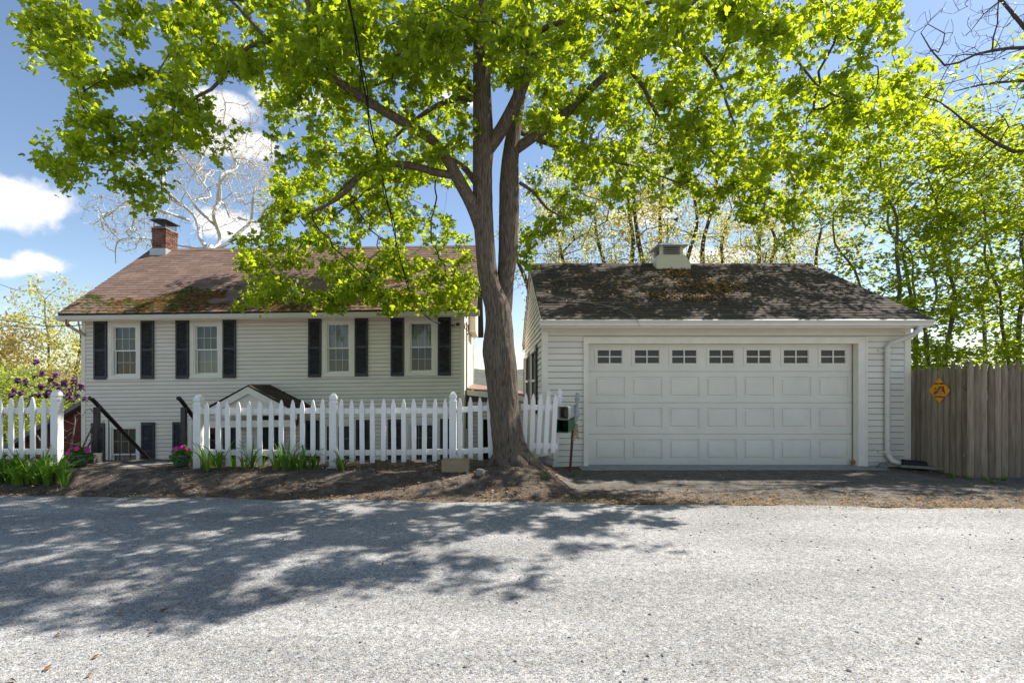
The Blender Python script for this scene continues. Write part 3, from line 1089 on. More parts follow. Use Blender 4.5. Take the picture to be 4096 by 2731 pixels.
def build_wing():
    """low addition between house and garage"""
    W = thing('side_addition', 'low grey-sided addition with reddish shed roof behind the maple trunk', 'building', (-.7, 14.2, -1.8))
    W.location = (0, 0, 0)
    y = 14.0
    xa, xb = hx(464) + .05, .80
    holes = [(-.36, -.02, -1.5, .55), (.02, .34, -.3, .55)]
    mb = MB()
    zt = lambda x: 1.34 - .16 * (x - xa) / (xb - xa)
    w = holed_wall(xa, xb, -2, 1.05, y + .001, y + .08, holes)
    w.prism([(xa, 1.05), (xb, 1.05), (xb, 1.11), (xa, 1.25)], y + .001, y + .08, 'y')
    w.build('wall', 'sheathing_groove_shade', W)
    siding(W, xa, xb, -2, 1.02, y, .1016, holes, 'siding')
    mb = MB(); mb.prism([(xa - .02, 1.36), (xb + .03, 1.16), (xb + .03, 1.03), (xa - .02, 1.22)], y - .19, y - .165, 'y'); mb.build('fascia', 'trim', W)
    mb = MB(); mb.quad((xa, y - .2, 1.40), (xb + .05, y - .2, 1.19), (xb + .05, y + 4, 1.28), (xa, y + 4, 1.52))
    mb.quad((xa, y - .2, 1.37), (xb + .05, y - .2, 1.165), (xb + .05, y - .2, 1.19), (xa, y - .2, 1.40))
    rf = mb.build('roof', 'shingle_red', W)
    for h in holes:
        mb = MB(); frame(mb, h[0] - .04, h[1] + .04, h[2], h[3] + .05, .05, y - .03, y + .02); f = mb.build('window_frame', 'trim', W)
        mb = MB(); mb.quad((h[0], y + .03, h[2]), (h[1], y + .03, h[2]), (h[1], y + .03, h[3]), (h[0], y + .03, h[3])); mb.build('pane', 'glass', f)
        mb = MB(); mb.box(h[0] - .05, h[1] + .05, y + .25, y + .3, h[2] - .05, h[3] + .05); mb.build('room', 'interior', f)


build_wing()


# ------------------------------------------------------------------ GARAGE
def build_garage():
    G = thing('garage', 'white two-car garage with panelled door and dark shingle roof', 'garage')
    x0, x1, yf, yb = .863, 7.575, 9.4, 15.3
    zb, zt = -.06, 2.58
    S = F / yf
    op = (1.655, 6.665, -.1, 2.29)
    wall = holed_wall(x0, x1, zb, zt, yf + .001, yf + .10, [op])
    wall.box(x0, x1, yb - .1, yb, -2, zt)
    yr, zr, ye, ze = 12.40, 4.40, 9.02, 2.67
    wall.prism([(yf + .1, -2), (yb - .1, -2), (yb - .1, zt + .1), (yr, zr - .15), (yf + .1, zt + .1)], x1 - .1, x1)
    # left wall with two window openings
    sw = [(10.95, 12.25), (13.35, 14.65)]
    zs = (.95, 2.22)
    ys = [yf + .1, *[v for s in sw for v in s], yb - .1]
    for i in range(0, len(ys) - 1):
        a, b = ys[i], ys[i + 1]
        if i % 2 == 0:
            wall.box(x0, x0 + .1, a, b, -2, zt)
        else:
            wall.box(x0, x0 + .1, a, b, -2, zs[0]); wall.box(x0, x0 + .1, a, b, zs[1], zt)
    wall.prism([(yf + .1, zt), (yb - .1, zt), (yb - .1, zt + .08), (yr, zr - .14), (yf + .1, zt + .08)], x0, x0 + .1)
    wall.build('wall', 'sheathing_groove_shade', G)
    siding(G, x0 + .09, x1 - .09, zb + .02, 2.46, yf, .1105, [(1.605, 6.79, -.2, 2.36)], 'siding_garage')
    # left-wall boards, seen edge on
    z = -1.2
    e = .1105
    while z < zr - .2:
        zt2 = z + e
        # ends follow the gable slope
        def yl(zz): return yf + .02 if zz < zt else ye + (zz - ze) / (zr - ze) * (yr - ye)
        a, b = yl(zt2), 2 * yr - yl(zt2)
        b = min(b, yb - .05)
        hs = [(s0 - .52, s1 + .52) for s0, s1 in sw] if zs[0] - .06 < zt2 - .01 and zs[1] + .06 > z + .01 else []
        for s, t in cut(a, b, hs):
            mb = MB(); j = rng.uniform(-.003, .003)
            mb.prism([(x0 - .001, z + .009), (x0 - .021 + j, z + .009), (x0 - .022 + j, z + .014), (x0 - .004, zt2), (x0 - .001, zt2)], s, t, 'y')
            mb.build('siding_board', 'siding_garage', G)
        z += e
    # side windows + shutters
    sm = shutter_mesh(.4, zs[1] - zs[0] + .1)
    for s0, s1 in sw:
        mb = MB()
        for a, b, c, d in ((s0 - .09, s0, zs[0] - .06, zs[1] + .09), (s1, s1 + .09, zs[0] - .06, zs[1] + .09), (s0, s1, zs[1], zs[1] + .09), (s0, s1, zs[0] - .06, zs[0])):
            mb.box(x0 - .045, x0 + .03, a, b, c, d)
        mb.box(x0 - .02, x0 + .04, s0, s1, (zs[0] + zs[1]) / 2 - .025, (zs[0] + zs[1]) / 2 + .025)
        wn = mb.build('window', 'trim', G)
        mb = MB(); mb.quad((x0 + .02, s0, zs[0]), (x0 + .02, s1, zs[0]), (x0 + .02, s1, zs[1]), (x0 + .02, s0, zs[1])); mb.build('pane', 'glass', wn)
        mb = MB(); mb.box(x0 + .2, x0 + .25, s0 - .2, s1 + .2, zs[0] - .2, zs[1] + .2); mb.build('room', 'interior', wn)
        for yy in (s0 - .10, s1 + .50):
            o = obj('shutter', sm, G); o.rotation_euler = (0, 0, R(-90)); o.location = (x0 - .019, yy, zs[0] - .05)
    # corner boards, frieze, casing
    for a, b in ((x0 - .022, x0 + .09), (x1 - .09, x1 + .02)):
        mb = MB(); mb.box(a, b, yf - .03, yf + .1, zb, 2.46); mb.build('corner_board', 'trim', G)
    mb = MB(); mb.box(x0 - .022, x1 + .02, yf - .028, yf + .1, 2.461, 2.60); mb.build('frieze', 'siding_garage', G)
    mb = MB()
    mb.box(1.61, 1.69, yf - .035, yf + .13, zb, 2.35); mb.box(6.63, 6.785, yf - .035, yf + .13, zb, 2.35)
    mb.box(1.69, 6.63, yf - .035, yf + .13, 2.25, 2.35)
    cas = mb.build('door_casing', 'trim', G)
    mb = MB(); frame(mb, 1.60, 6.797, zb, 2.362, .035, yf - .045, yf - .0355, wb=.001); mb.build('backband', 'trim', cas)
    mb = MB(); mb.box(6.622, 6.629, yf + .11, yf + .128, zb, 2.25); mb.build('weather_strip', 'stone', cas)
    mb = MB(); mb.blob((6.60, yf + .07, .07), .04, 1, .2, 2); mb.build('roller_stain', 'rust', cas)
    # sectional door
    yd = yf + .13
    dx0, dx1 = 1.66, 6.66
    hh = .581
    pcs = [2.117 + .693 * i for i in range(7)]
    pme = None
    for k in range(4):
        a, b = .005 + k * hh, .005 + (k + 1) * hh - .012
        if k < 3:
            holes = [(c - .283, c + .283, a + .095, a + .475) for c in pcs]
        else:
            holes = [(c - .283, c + .283, 2.017 - .18, 2.017 + .18) for c in pcs]
        mb = holed_wall(dx0, dx1, a, b, yd, yd + .04, holes)
        mb.box(dx0, dx1, yd + .022, yd + .04, b, b + .012)
        sec = mb.build('garage_door_section', 'door_white', G)
        for h in holes:
            xa, xb, za, zb_ = h
            if k < 3:
                if pme is None:
                    mb = MB()
                    w, hgt = xb - xa, zb_ - za
                    rings = [(0, 0), (.007, .018), (.038, .020), (.048, .002), (.085, -.001)]
                    pts = []
                    for ins, dep in rings:
                        pts.append([(-w / 2 + ins, dep, ins), (w / 2 - ins, dep, ins), (w / 2 - ins, dep, hgt - ins), (-w / 2 + ins, dep, hgt - ins)])
                    for p, q in zip(pts[:-1], pts[1:]):
                        for i in range(4):
                            mb.quad(p[i], p[(i + 1) % 4], q[(i + 1) % 4], q[i])
                    mb.quad(*pts[-1])
                    pme = mb.mesh('raised_panel', 'door_white')
                o = obj('raised_panel', pme, sec); o.location = ((xa + xb) / 2, yd, za)
            else:
                mb = MB(); frame(mb, xa, xb, za, zb_, .046, yd - .012, yd + .02)
                frame(mb, xa + .046, xb - .046, za + .046, zb_ - .046, .014, yd + .001, yd + .02)
                cx, cz = (xa + xb) / 2, (za + zb_) / 2
                mb.box(cx - .011, cx + .011, yd - .003, yd + .015, za + .06, zb_ - .06)
                mb.box(xa + .06, cx - .011, yd - .002, yd + .014, cz - .010, cz + .010)
                mb.box(cx + .011, xb - .06, yd - .002, yd + .014, cz - .010, cz + .010)
                mb.build('window_frame', 'door_white', sec)
                for qa, qb, ra, rb in ((xa + .06, cx - .011, za + .06, cz - .01), (cx + .011, xb - .06, za + .06, cz - .01), (xa + .06, cx - .011, cz + .01, zb_ - .06), (cx + .011, xb - .06, cz + .01, zb_ - .06)):
                    mb = MB(); mb.quad((qa, yd + .016, ra), (qb, yd + .016, ra), (qb, yd + .016, rb), (qa, yd + .016, rb)); mb.build('pane', 'glass', sec)
    mb = MB(); mb.box(x0 + .12, x1 - .12, yf + 1.6, yf + 1.65, .0, 2.5); mb.build('inner_partition', 'interior', G)
    mb = MB(); mb.box(x0 + .12, x1 - .12, yf + .2, yf + 1.6, 2.45, 2.5); mb.build('inner_ceiling', 'interior', G)
    # eave
    gx0, gx1 = .773, 7.64
    mb = MB(); mb.box(x0 - .08, x1 + .06, ye + .03, yf - .029, 2.545, 2.565); mb.build('soffit', 'trim', G)
    mb = MB(); mb.box(x0 - .09, x1 + .07, ye + .005, ye + .029, 2.50, 2.66); mb.build('fascia', 'trim', G)
    mb = MB(); yg = ye + .003
    mb.prism([(yg, 2.633), (yg - .105, 2.633), (yg - .118, 2.622), (yg - .105, 2.595), (yg - .085, 2.572), (yg - .08, 2.525), (yg, 2.525)], gx0, gx1)
    mb.build('gutter', 'gutter', G)
    mb = MB(); mb.tube([(7.43, yg - .05, 2.53), (7.43, yg - .04, 2.47), (7.40, yg + .05, 2.38), (7.18, yf - .10, 2.25), (7.13, yf - .075, 2.17), (7.13, yf - .075, .32), (7.14, yf - .08, .22), (7.18, yf - .12, .12), (7.28, yf - .2, .08)], .047, 10)
    d = mb.build('downspout', 'gutter', G, True)
    for zz in (2.12, .27):
        mb = MB(); mb.box(6.99, 7.27, yf - .045, yf - .018, zz - .02, zz + .02); mb.box(7.075, 7.185, yf - .126, yf - .046, zz - .021, zz + .021); mb.build('strap', 'gutter', d)
    # roof
    rx0, rx1 = x0 - .06, x1 + .06
    ye2 = 2 * yr - ye
    mb = MB(); mb.prism([(ye - .03, ze - .016), (yr, zr), (ye2, ze), (ye2, ze - .10), (yr, zr - .13), (ye - .03, ze - .10)], rx0 + .01, rx1 - .01)
    roof = mb.build('roof', 'roof_deck', G)
    shingles(roof, rx0, rx1, ye - .05, ze - .02, yr, zr + .004, .142, .30, 'shingle_garage', seed=8, lift=.011)
    shingles(roof, rx0, rx1, ye2 + .02, ze, yr, zr + .004, .142, .30, 'shingle_garage', seed=9)
    mb = MB(); x = rx0
    while x < rx1:
        b = min(x + .27, rx1); l = rng.uniform(0, .012)
        mb.prism([(yr - .13, zr - .055), (yr, zr + .025 + l), (yr + .13, zr - .055), (yr + .13, zr - .07), (yr, zr + .008), (yr - .13, zr - .07)], x, b, a=rng.random())
        x += .28
    mb.build('ridge_cap', 'shingle_garage', roof)
    for xx in (rx0 + .012,  rx1 - .036):
        for s in (0, 1):
            y0_ = ye + .02 if s == 0 else ye2 - .02
            mb = MB(); mb.prism([(y0_, ze - .03), (yr, zr - .02), (yr, zr - .17), (y0_, ze - .17)], xx, xx + .024); mb.build('rake_board', 'trim', G)
    # cupola
    c = 4.16; cy = yr
    mb = MB()
    b0, b1 = .40, .315
    n = len(mb.v)
    for w, z in ((b0, 4.05), (b0, 4.34), (b1, 4.545), (b1, 4.56)):
        mb.v += [(c - w, cy - w, z), (c + w, cy - w, z), (c + w, cy + w, z), (c - w, cy + w, z)]
    for i in range(3):
        for k in range(4):
            mb.f.append((n + i * 4 + k, n + i * 4 + (k + 1) % 4, n + i * 4 + 4 + (k + 1) % 4, n + i * 4 + 4 + k)); mb.a.append(.5)
    mb.f.append((n + 12, n + 13, n + 14, n + 15)); mb.a.append(.5)
    cup = mb.build('cupola', 'gutter', G)
    w = .27
    for sx in (-1, 1):
        for sy in (-1, 1):
            mb = MB()
            mb.box(c + sx * w - (.07 if sx > 0 else 0), c + sx * w + (.07 if sx < 0 else 0), cy + sy * w - (.07 if sy > 0 else 0), cy + sy * w + (.07 if sy < 0 else 0), 4.56, 4.78)
            mb.build('corner_post', 'gutter', cup)
    mb = MB(); mb.box(c - .19, c + .19, cy - .19, cy + .19, 4.56, 4.78); mb.build('core', 'interior', cup)
    for k in range(5):
        z = 4.575 + k * .042
        mb = MB()
        for s in (-1, 1):
            mb.prism([(cy + s * .262, z), (cy + s * .262, z + .006), (cy + s * .2, z + .04), (cy + s * .2, z + .034)], c - .2, c + .2)
            mb.prism([(c + s * .262, z), (c + s * .262, z + .006), (c + s * .2, z + .04), (c + s * .2, z + .034)], cy - .2, cy + .2, 'y')
        mb.build('louvre', 'gutter', cup)
    mb = MB(); n = 0
    e = .37
    mb.v += [(c - e, cy - e, 4.77), (c + e, cy - e, 4.77), (c + e, cy + e, 4.77), (c - e, cy + e, 4.77), (c - e, cy - e, 4.79), (c + e, cy - e, 4.79), (c + e, cy + e, 4.79), (c - e, cy + e, 4.79), (c, cy, 4.93)]
    mb.f += [(3, 2, 1, 0), (0, 1, 5, 4), (1, 2, 6, 5), (2, 3, 7, 6), (3, 0, 4, 7), (4, 5, 8), (5, 6, 8), (6, 7, 8), (7, 4, 8)]; mb.a += [.5] * 9
    mb.build('cupola_roof', 'lead', cup)
    mb = MB()
    mb.tube([(c, cy, 4.9), (c, cy, 5.55)], .008, 6)
    mb.tube([(c - .17, cy, 5.17), (c + .17, cy, 5.17)], .005, 5); mb.tube([(c, cy - .17, 5.17), (c, cy + .17, 5.17)], .005, 5)
    mb.tube([(c - .24, cy - .03, 5.5), (c + .24, cy + .03, 5.5)], .006, 5)
    mb.prism([(c - .26, 5.5), (c - .17, 5.545), (c - .17, 5.455)], cy - .035, cy - .025, 'y')
    mb.prism([(c + .14, 5.5), (c + .25, 5.56), (c + .25, 5.44)], cy + .02, cy + .03, 'y')
    for p in (((-.20, 5.13), (-.20, 5.21)), ((-.20, 5.21), (-.15, 5.13)), ((-.15, 5.13), (-.15, 5.21))):
        mb.tube([(c + p[0][0] - .02, cy - .005, p[0][1]), (c + p[1][0] - .02, cy - .005, p[1][1])], .006, 5)
    mb.build('weathervane', 'dark_metal', cup)
    # leaf litter caught on the roof and sticks
    r = random.Random(21); mb = MB()
    def on_roof(x, s, h=.03):
        return Vector((x, ye + (yr - ye) * s, ze + (zr - ze) * s + h))
    pats = [(4.55, .50, .75, .13, 700), (3.25, .33, .35, .06, 190), (3.9, .28, .5, .05, 160), (4.1, .78, .4, .10, 220), (4.4, .5, 2.4, .35, 520), (2.0, .5, 1.0, .4, 200)]
    for px, ps, wx, ws, cnt in pats:
        for i in range(cnt):
            x = r.gauss(px, wx * .5); s = r.gauss(ps, ws * .5)
            if not (rx0 + .1 < x < rx1 - .1 and .03 < s < .97): continue
            p = on_roof(x, s, .02 + r.random() * .03)
            a = r.uniform(0, 6.28); l = r.uniform(.02, .05)
            u = Vector((math.cos(a), math.sin(a) * .9, math.sin(a) * .45 + r.uniform(-.3, .3))) * l
            w_ = Vector((-math.sin(a), math.cos(a) * .9, math.cos(a) * .45 + r.uniform(-.3, .5))) * l * .6
            mb.quad(p - u, p + w_, p + u, p - w_, a=r.random())
    o = mb.build('roof_leaf_litter', 'litter', roof); kind(o, 'stuff')
    return on_roof


on_garage_roof = build_garage()


def stick(name, label, pts, rad, forks, m='plank_grey', group=None):
    mb = MB()
    pts = [Vector(p) for p in pts]
    mb.tube(pts, [rad * (1 - .6 * i / max(1, len(pts) - 1)) for i in range(len(pts))], 6)
    for i, d, l in forks:
        p = pts[i]; d = Vector(d)
        mb.tube([p, p + d * l * .5 + Vector((0, 0, .01)), p + d * l], [rad * .6, rad * .45, rad * .25], 5)
    o = mb.build(name, m)
    return tag(o, label, 'branch', group)


orf = on_garage_roof
stick('fallen_branch', 'dead branch lying over the garage gutter at its left end', [orf(.95, .23), orf(1.35, .22), orf(1.75, .20), orf(2.2, .12, .05), Vector((2.42, 8.9, 2.66)), Vector((2.5, 8.86, 2.50))], .011,
      [(2, (-.5, .6, .35), .4), (2, (.9, -.1, -.02), .6), (3, (-.95, -.1, -.04), .4), (3, (.7, -.4, -.2), .3)])
stick('fallen_branch', 'dead twig lying up the middle of the garage roof', [orf(2.6, .30), orf(3.0, .31), orf(3.35, .37), orf(3.55, .45)], .009, [(1, (-.6, .5, .25), .3), (2, (.5, .4, .2), .35)])
stick('fallen_branch', 'thin twig poking over the middle of the garage gutter', [orf(5.3, .10, .05), Vector((5.5, 9.0, 2.70)), Vector((5.62, 8.88, 2.60))], .007, [(0, (-.8, .5, .2), .4)])


# ------------------------------------------------------------------ PICKET FENCES
def picket_mesh(h, w=.072, t=.022):
    mb = MB()
    pts = [(-w / 2, 0), (w / 2, 0), (w / 2, h - .13), (w * .42, h - .09), (w * .26, h - .035), (w * .10, h - .006), (0, h), (-w * .10, h - .006), (-w * .26, h - .035), (-w * .42, h - .09), (-w / 2, h - .13)]
    mb.prism(pts, -t / 2, t / 2, 'y')
    return mb.mesh('picket', 'vinyl_dirty' if False else 'vinyl')


PK = [picket_mesh(.985), picket_mesh(.97), picket_mesh(1.0)]


def post_mesh(h, w=.108):
    mb = MB()
    a = w / 2
    mb.box(-a, a, -a, a, 0, h)
    prof = [(a + .006, h), (a + .006, h + .02), (a - .006, h + .032), (a - .012, h + .05), (a - .004, h + .062), (a + .002, h + .075), (a - .001, h + .095), (a - .010, h + .125), (a - .026, h + .150), (.012, h + .168)]
    n0 = len(mb.v)
    for w_, z in prof:
        mb.v += [(-w_, -w_, z), (w_, -w_, z), (w_, w_, z), (-w_, w_, z)]
    for i in range(len(prof) - 1):
        for k in range(4):
            mb.f.append((n0 + i * 4 + k, n0 + i * 4 + (k + 1) % 4, n0 + i * 4 + 4 + (k + 1) % 4, n0 + i * 4 + 4 + k)); mb.a.append(.5)
    e = n0 + (len(prof) - 1) * 4
    mb.f.append((e, e + 1, e + 2, e + 3)); mb.a.append(.5)
    return mb.mesh('post', 'vinyl')


PM = post_mesh(1.02)


def fence_D(px):
    return 7.74 + .38 * px / 490.0


def add_rail(parent, A, B, h=.085, t=.035, m='vinyl'):
    A, B = Vector(A), Vector(B)
    mb = MB()
    up = Vector((0, 0, h / 2)); n = Vector((0, t / 2, 0))
    c = [A - up - n, A - up + n, A + up + n, A + up - n, B - up - n, B - up + n, B + up + n, B + up - n]
    mb.v = [tuple(p) for p in c]
    mb.f = [(0, 1, 2, 3), (7, 6, 5, 4), (0, 4, 5, 1), (1, 5, 6, 2), (2, 6, 7, 3), (3, 7, 4, 0)]; mb.a = [.5] * 6
    return mb.build('rail', m, parent)


def ground_at(px, D, off=.02):
    return gh((px - CX) * D / F, D) + off


def build_fences():
    # left run
    f = thing('picket_fence', 'short white picket fence run behind the daylilies beside the purple shrub', 'fence')
    D = 7.74
    for i in range(-6, 5):
        px = .3 + 10.9 * i
        o = obj('picket', PK[i % 3], f); p = P(px, 463.2, D - .03)
        o.location = p + Vector((0, 0, .02 + rng.uniform(-.006, .006))); o.rotation_euler = (rng.uniform(-.01, .01), rng.uniform(-.006, .006), rng.uniform(-.03, .03))
    add_rail(f, P(-70, 410, D), P(54, 410, D)); add_rail(f, P(-70, 451, D), P(54, 451, D))
    o = obj('post', PM, f); o.location = P(57, 467.5, 7.72); o.location.z = P(57, 389, 7.72).z - 1.188
    # long run
    f = thing('picket_fence', 'long white picket fence run between the flower pot and the maple trunk', 'fence')
    posts = [(198.5, 394), (333.6, 392.5), (453.0, 391.0)]
    for px, py in posts:
        o = obj('post', PM, f); D = fence_D(px)
        o.location = P(px, py, D); o.location.z -= 1.188
        o.rotation_euler.z = rng.uniform(-.03, .03)
    mb = MB(); p = P(333.6, 467.5, fence_D(333)); mb.box(p.x - .085, p.x + .085, p.y - .085, p.y + .085, p.z - .02, p.z + .025); mb.build('post_skirt', 'vinyl', f)
    px1 = [700 + v / 2.94 for v in (380, 505, 627, 752, 878, 1003, 1126, 1250, 1385, 1497, 1620, 1743)]
    px2 = [1000 + v / 1.742 for v in (640, 711, 784, 856, 928, 1000, 1072, 1144, 1215, 1287, 1359)]
    px3 = [1000 + v / 1.742 for v in (1465, 1536, 1606, 1680)]
    tops = {0: (401.2, 398.7), 1: (398.8, 397.7), 2: (396.9, 395.3)}
    for g, lst in enumerate((px1, px2, px3)):
        for i, s in enumerate(lst):
            px = s / 4; D = fence_D(px) - .035
            t = i / max(1, len(lst) - 1)
            py = tops[g][0] * (1 - t) + tops[g][1] * t
            o = obj('picket', PK[(i * 7) % 3], f)
            p = P(px, py, D); h = (.985, .97, 1.0)[(i * 7) % 3]
            o.location = (p.x + rng.uniform(-.006, .006), p.y, p.z - h + rng.uniform(-.009, .007))
            lean = rng.uniform(-.008, .008)
            if g == 2: lean = (-.0, .004, .01, .03)[i] * -1
            o.rotation_euler = (rng.uniform(-.012, .012), lean, rng.uniform(-.05, .05))
    for a, b, ya, yb, za, zb_ in ((200, 333, 411.6, 411.3, 451.6, 452.6), (334, 453, 411.6, 411.0, 452.3, 451.0)):
        add_rail(f, P(a, ya - 1.0, fence_D(a)), P(b, yb - 1, fence_D(b))); add_rail(f, P(a, za, fence_D(a)), P(b, zb_, fence_D(b)))
    add_rail(f, P(453, 409.8, 8.09), P(495.0, 406.8, 8.11)); add_rail(f, P(453, 451.5, 8.09), P(495, 449.0, 8.11))
    # broken run right of the trunk
    f = thing('picket_fence', 'broken leaning white picket fence piece between the maple trunk and garage', 'fence')
    D = 8.25
    s = lambda zx, zy: ((1700 + zx / 2.613) / 4, (1350 + zy / 2.613) / 4)
    for (tx, ty), (bx, by) in (((1055, 575), (1043, 1100)), ((1135, 580), (1113, 1180)), ((1213, 580), (1183, 1212)), ((1290, 585), (1258, 1212)), ((1367, 585), (1338, 1200))):
        T = P(*s(tx, ty), D - .03); B = P(*s(bx, by), D - .03)
        h = (T - B).length
        o = obj('picket', picket_mesh(h), f)
        o.location = B; o.rotation_euler = (0, math.atan2(T.x - B.x, T.z - B.z), 0)
    for (ax, ay), (bx, by), m_ in (((1005, 722), (1340, 728), 'vinyl'), ((1108, 1125), (1318, 1125), 'vinyl'), ((1340, 1130), (1385, 1130), 'vinyl_dirty')):
        add_rail(f, P(*s(ax, ay), D), P(*s(bx, by), D), m=m_)
    for (tx, ty), (bx, by), dd in (((1410, 525), (1352, 1305), 8.8), ((1292, 540), (1300, 1160), 9.0)):
        T = P(*s(tx, ty), dd); B = P(*s(bx, by), dd)
        h = (T - B).length
        o = obj('post', post_mesh(h - .168, .088), f)
        o.location = B; o.rotation_euler = (0, math.atan2(T.x - B.x, T.z - B.z), .1)


build_fences()


def build_stockade():
    S = thing('stockade_fence', 'weathered brown stockade fence with pointed pickets beside the garage', 'fence')
    corner = Vector((7.68, 8.3, 0))
    runs = [((7.63, 9.42), (7.67, 8.30), 10, 1.79, 1.86), ((7.60, 8.27), (13.2, 8.27), 51, 1.87, 1.85)]
    for (ax, ay), (bx, by), n, h0, h1 in runs:
        A = Vector((ax, ay, 0)); B = Vector((bx, by, 0))
        d = (B - A); step = d / n; out = Vector((d.y, -d.x, 0)).normalized()
        if ay == by: out = Vector((0, -1, 0))
        else: out = Vector((-1, 0, 0))
        w = step.length
        for i in range(n):
            c = A + step * (i + .5)
            h = h0 + (h1 - h0) * i / n + rng.uniform(-.03, .03)
            ww = w * rng.uniform(.97, 1.05) / 2
            mb = MB()
            side = step.normalized()
            sec = [(-1, .0), (-.92, .5), (-.55, .95), (0, 1.1), (.55, .95), (.92, .5), (1, .0), (0, -.25)]
            zs = [(-.12, 1), (h * .3, 1), (h * .7, .98), (h - .14, .97), (h - .05, .55), (h, .12)]
            bow = rng.uniform(-.006, .006); lean = rng.uniform(-.005, .005)
            k = len(sec)
            for z, sc in zs:
                o_ = side * (lean * z + bow * math.sin(z * 1.6))
                for u, v in sec:
                    mb.v.append(tuple(c + o_ + side * ww * u * sc + out * (.032 * v * (.6 + .4 * sc)) + Vector((0, 0, z + gh(c.x, min(c.y, 8.4))))))
            for q in range(len(zs) - 1):
                for u in range(k):
                    mb.f.append((q * k + u, q * k + (u + 1) % k, (q + 1) * k + (u + 1) % k, (q + 1) * k + u)); mb.a.append(.5)
            mb.f.append(tuple((len(zs) - 1) * k + u for u in range(k))); mb.a.append(.5)
            mb.build('picket', 'stockade', S, False)
        for zz in (.35, 1.45):
            mb = MB(); off = -out * .05
            mb.tube([A + off + Vector((0, 0, zz)), B + off + Vector((0, 0, zz))], .035, 6); mb.build('rail', 'stockade', S)


build_stockade()


# ------------------------------------------------------------------ SIGN
def text_mesh(txt, size):
    cu = bpy.data.curves.new('lettering', 'FONT')
    cu.body = txt; cu.size = size; cu.align_x = 'CENTER'; cu.align_y = 'CENTER'; cu.extrude = .0008; cu.offset = size * .02
    o = bpy.data.objects.new('tmp', cu); COL.objects.link(o)
    dg = bpy.context.evaluated_depsgraph_get()
    me = bpy.data.meshes.new_from_object(o.evaluated_get(dg))
    bpy.data.objects.remove(o)
    me.materials.clear(); me.materials.append(MATS['ink'])
    return me


def build_sign():
    sg = thing('diamond_sign', 'orange-yellow diamond bird crossing sign on the stockade fence', 'sign')
    zc = P(939.8, 389.8, 8.78).z
    sg.location = (7.605, 8.78, zc)
    sg.rotation_euler = (0, 0, R(-90))   # faces -x
    # local: x right, y into the fence, z up
    mb = MB(); d = .215
    mb.prism([(0, -d), (d, 0), (0, d), (-d, 0)], -.004, 0, 'y'); mb.build('plate', 'sign_yellow', sg)
    for t, z, s in (('WILD BIRD', .112, .044), ('CROSSING', -.112, .044)):
        o = obj('lettering', text_mesh(t, s), sg); o.location = (0, -.0055, z); o.rotation_euler = (R(90), 0, 0)
    def shape(name, pts, m, y=-.005):
        mb = MB(); mb.prism(pts, y - .001, y + .001, 'y'); mb.build(name, m, sg)
    shape('red_bird', [(.05, .02), (.075, .055), (.085, .075), (.095, .05), (.105, .01), (.12, -.06), (.105, -.065), (.085, -.03), (.06, -.015)], 'bird_red')
    shape('brown_bird', [(-.115, -.045), (-.08, -.015), (-.04, -.01), (-.02, -.03), (-.05, -.06), (-.08, -.075), (-.12, -.08)], 'bird_brown')
    shape('grey_bird', [(-.02, -.055), (.015, -.03), (.05, -.045), (.07, -.07), (.02, -.075)], 'bird_grey')
    shape('upper_bird', [(-.03, .06), (.02, .075), (.05, .06), (.02, .045), (-.01, .04)], 'bird_brown', -.0052)
    mb = MB()
    for a, b in (((-.11, .0), (.08, .065)), ((-.06, .02), (-.09, .05)), ((.0, .035), (-.03, -.02)), ((-.10, -.03), (.10, .0)), ((.02, .02), (.09, .06)), ((-.05, -.012), (.02, .03))):
        mb.tube([(a[0], -.006, a[1]), (b[0], -.006, b[1])], .004, 4)
    mb.build('twigs', 'ink', sg)


build_sign()


# ------------------------------------------------------------------ TREES
def frames(n, up_bias, rg, face=None):
    """random leaf frames: returns (n,3) tip direction, side, normal"""
    nrm = rg.normal(size=(n, 3)); nrm /= np.linalg.norm(nrm, axis=1)[:, None]
    nrm = nrm + np.array([0, 0, up_bias]); nrm /= np.linalg.norm(nrm, axis=1)[:, None]
    t = rg.normal(size=(n, 3)); t[:, 2] -= .7
    t -= nrm * np.sum(t * nrm, 1)[:, None]
    t /= np.linalg.norm(t, axis=1)[:, None] + 1e-9
    s = np.cross(t, nrm)
    return t, s, nrm


half = [(.30, -.04), (.24, .13), (.60, .33), (.40, .42), (.19, .47), (.29, .72), (.11, .77)]
MAPLE = [(0, 0)] + half + [(0, 1.0)] + [(-x, y) for x, y in reversed(half)]
MAPLE_V = np.array([(0, .40, 0)] + [(x, y, -.20 * abs(x) - .22 * (y - .3) ** 2) for x, y in MAPLE])
MAPLE_F = np.array([(0, 1 + i, 1 + (i + 1) % len(MAPLE)) for i in range(len(MAPLE))])
H2 = [(.30, -.03), (.58, .34), (.21, .45), (.28, .73)]
ML = [(0, 0)] + H2 + [(0, 1.0)] + [(-x, y) for x, y in reversed(H2)]
ML_V = np.array([(0, .40, .02)] + [(x, y, -.30 * abs(x) - .30 * (y - .3) ** 2) for x, y in ML])
ML_F = np.array([(0, 1 + i, 1 + (i + 1) % len(ML)) for i in range(len(ML))])
SMALL = [(0, 0), (.42, .18), (.22, .42), (.30, .70), (0, 1.0), (-.30, .70), (-.22, .42), (-.42, .18)]
SMALL_V = np.array([(x, y, -.2 * abs(x)) for x, y in SMALL])
SMALL_F = np.array([(0, 1, 2), (0, 2, 6), (0, 6, 7), (2, 3, 4), (2, 4, 6), (6, 4, 5)])
BUD_V = np.array([(0, 0, 0), (.28, .45, .05), (0, 1, 0), (-.28, .45, .05)])
BUD_F = np.array([(0, 1, 2), (0, 2, 3)])


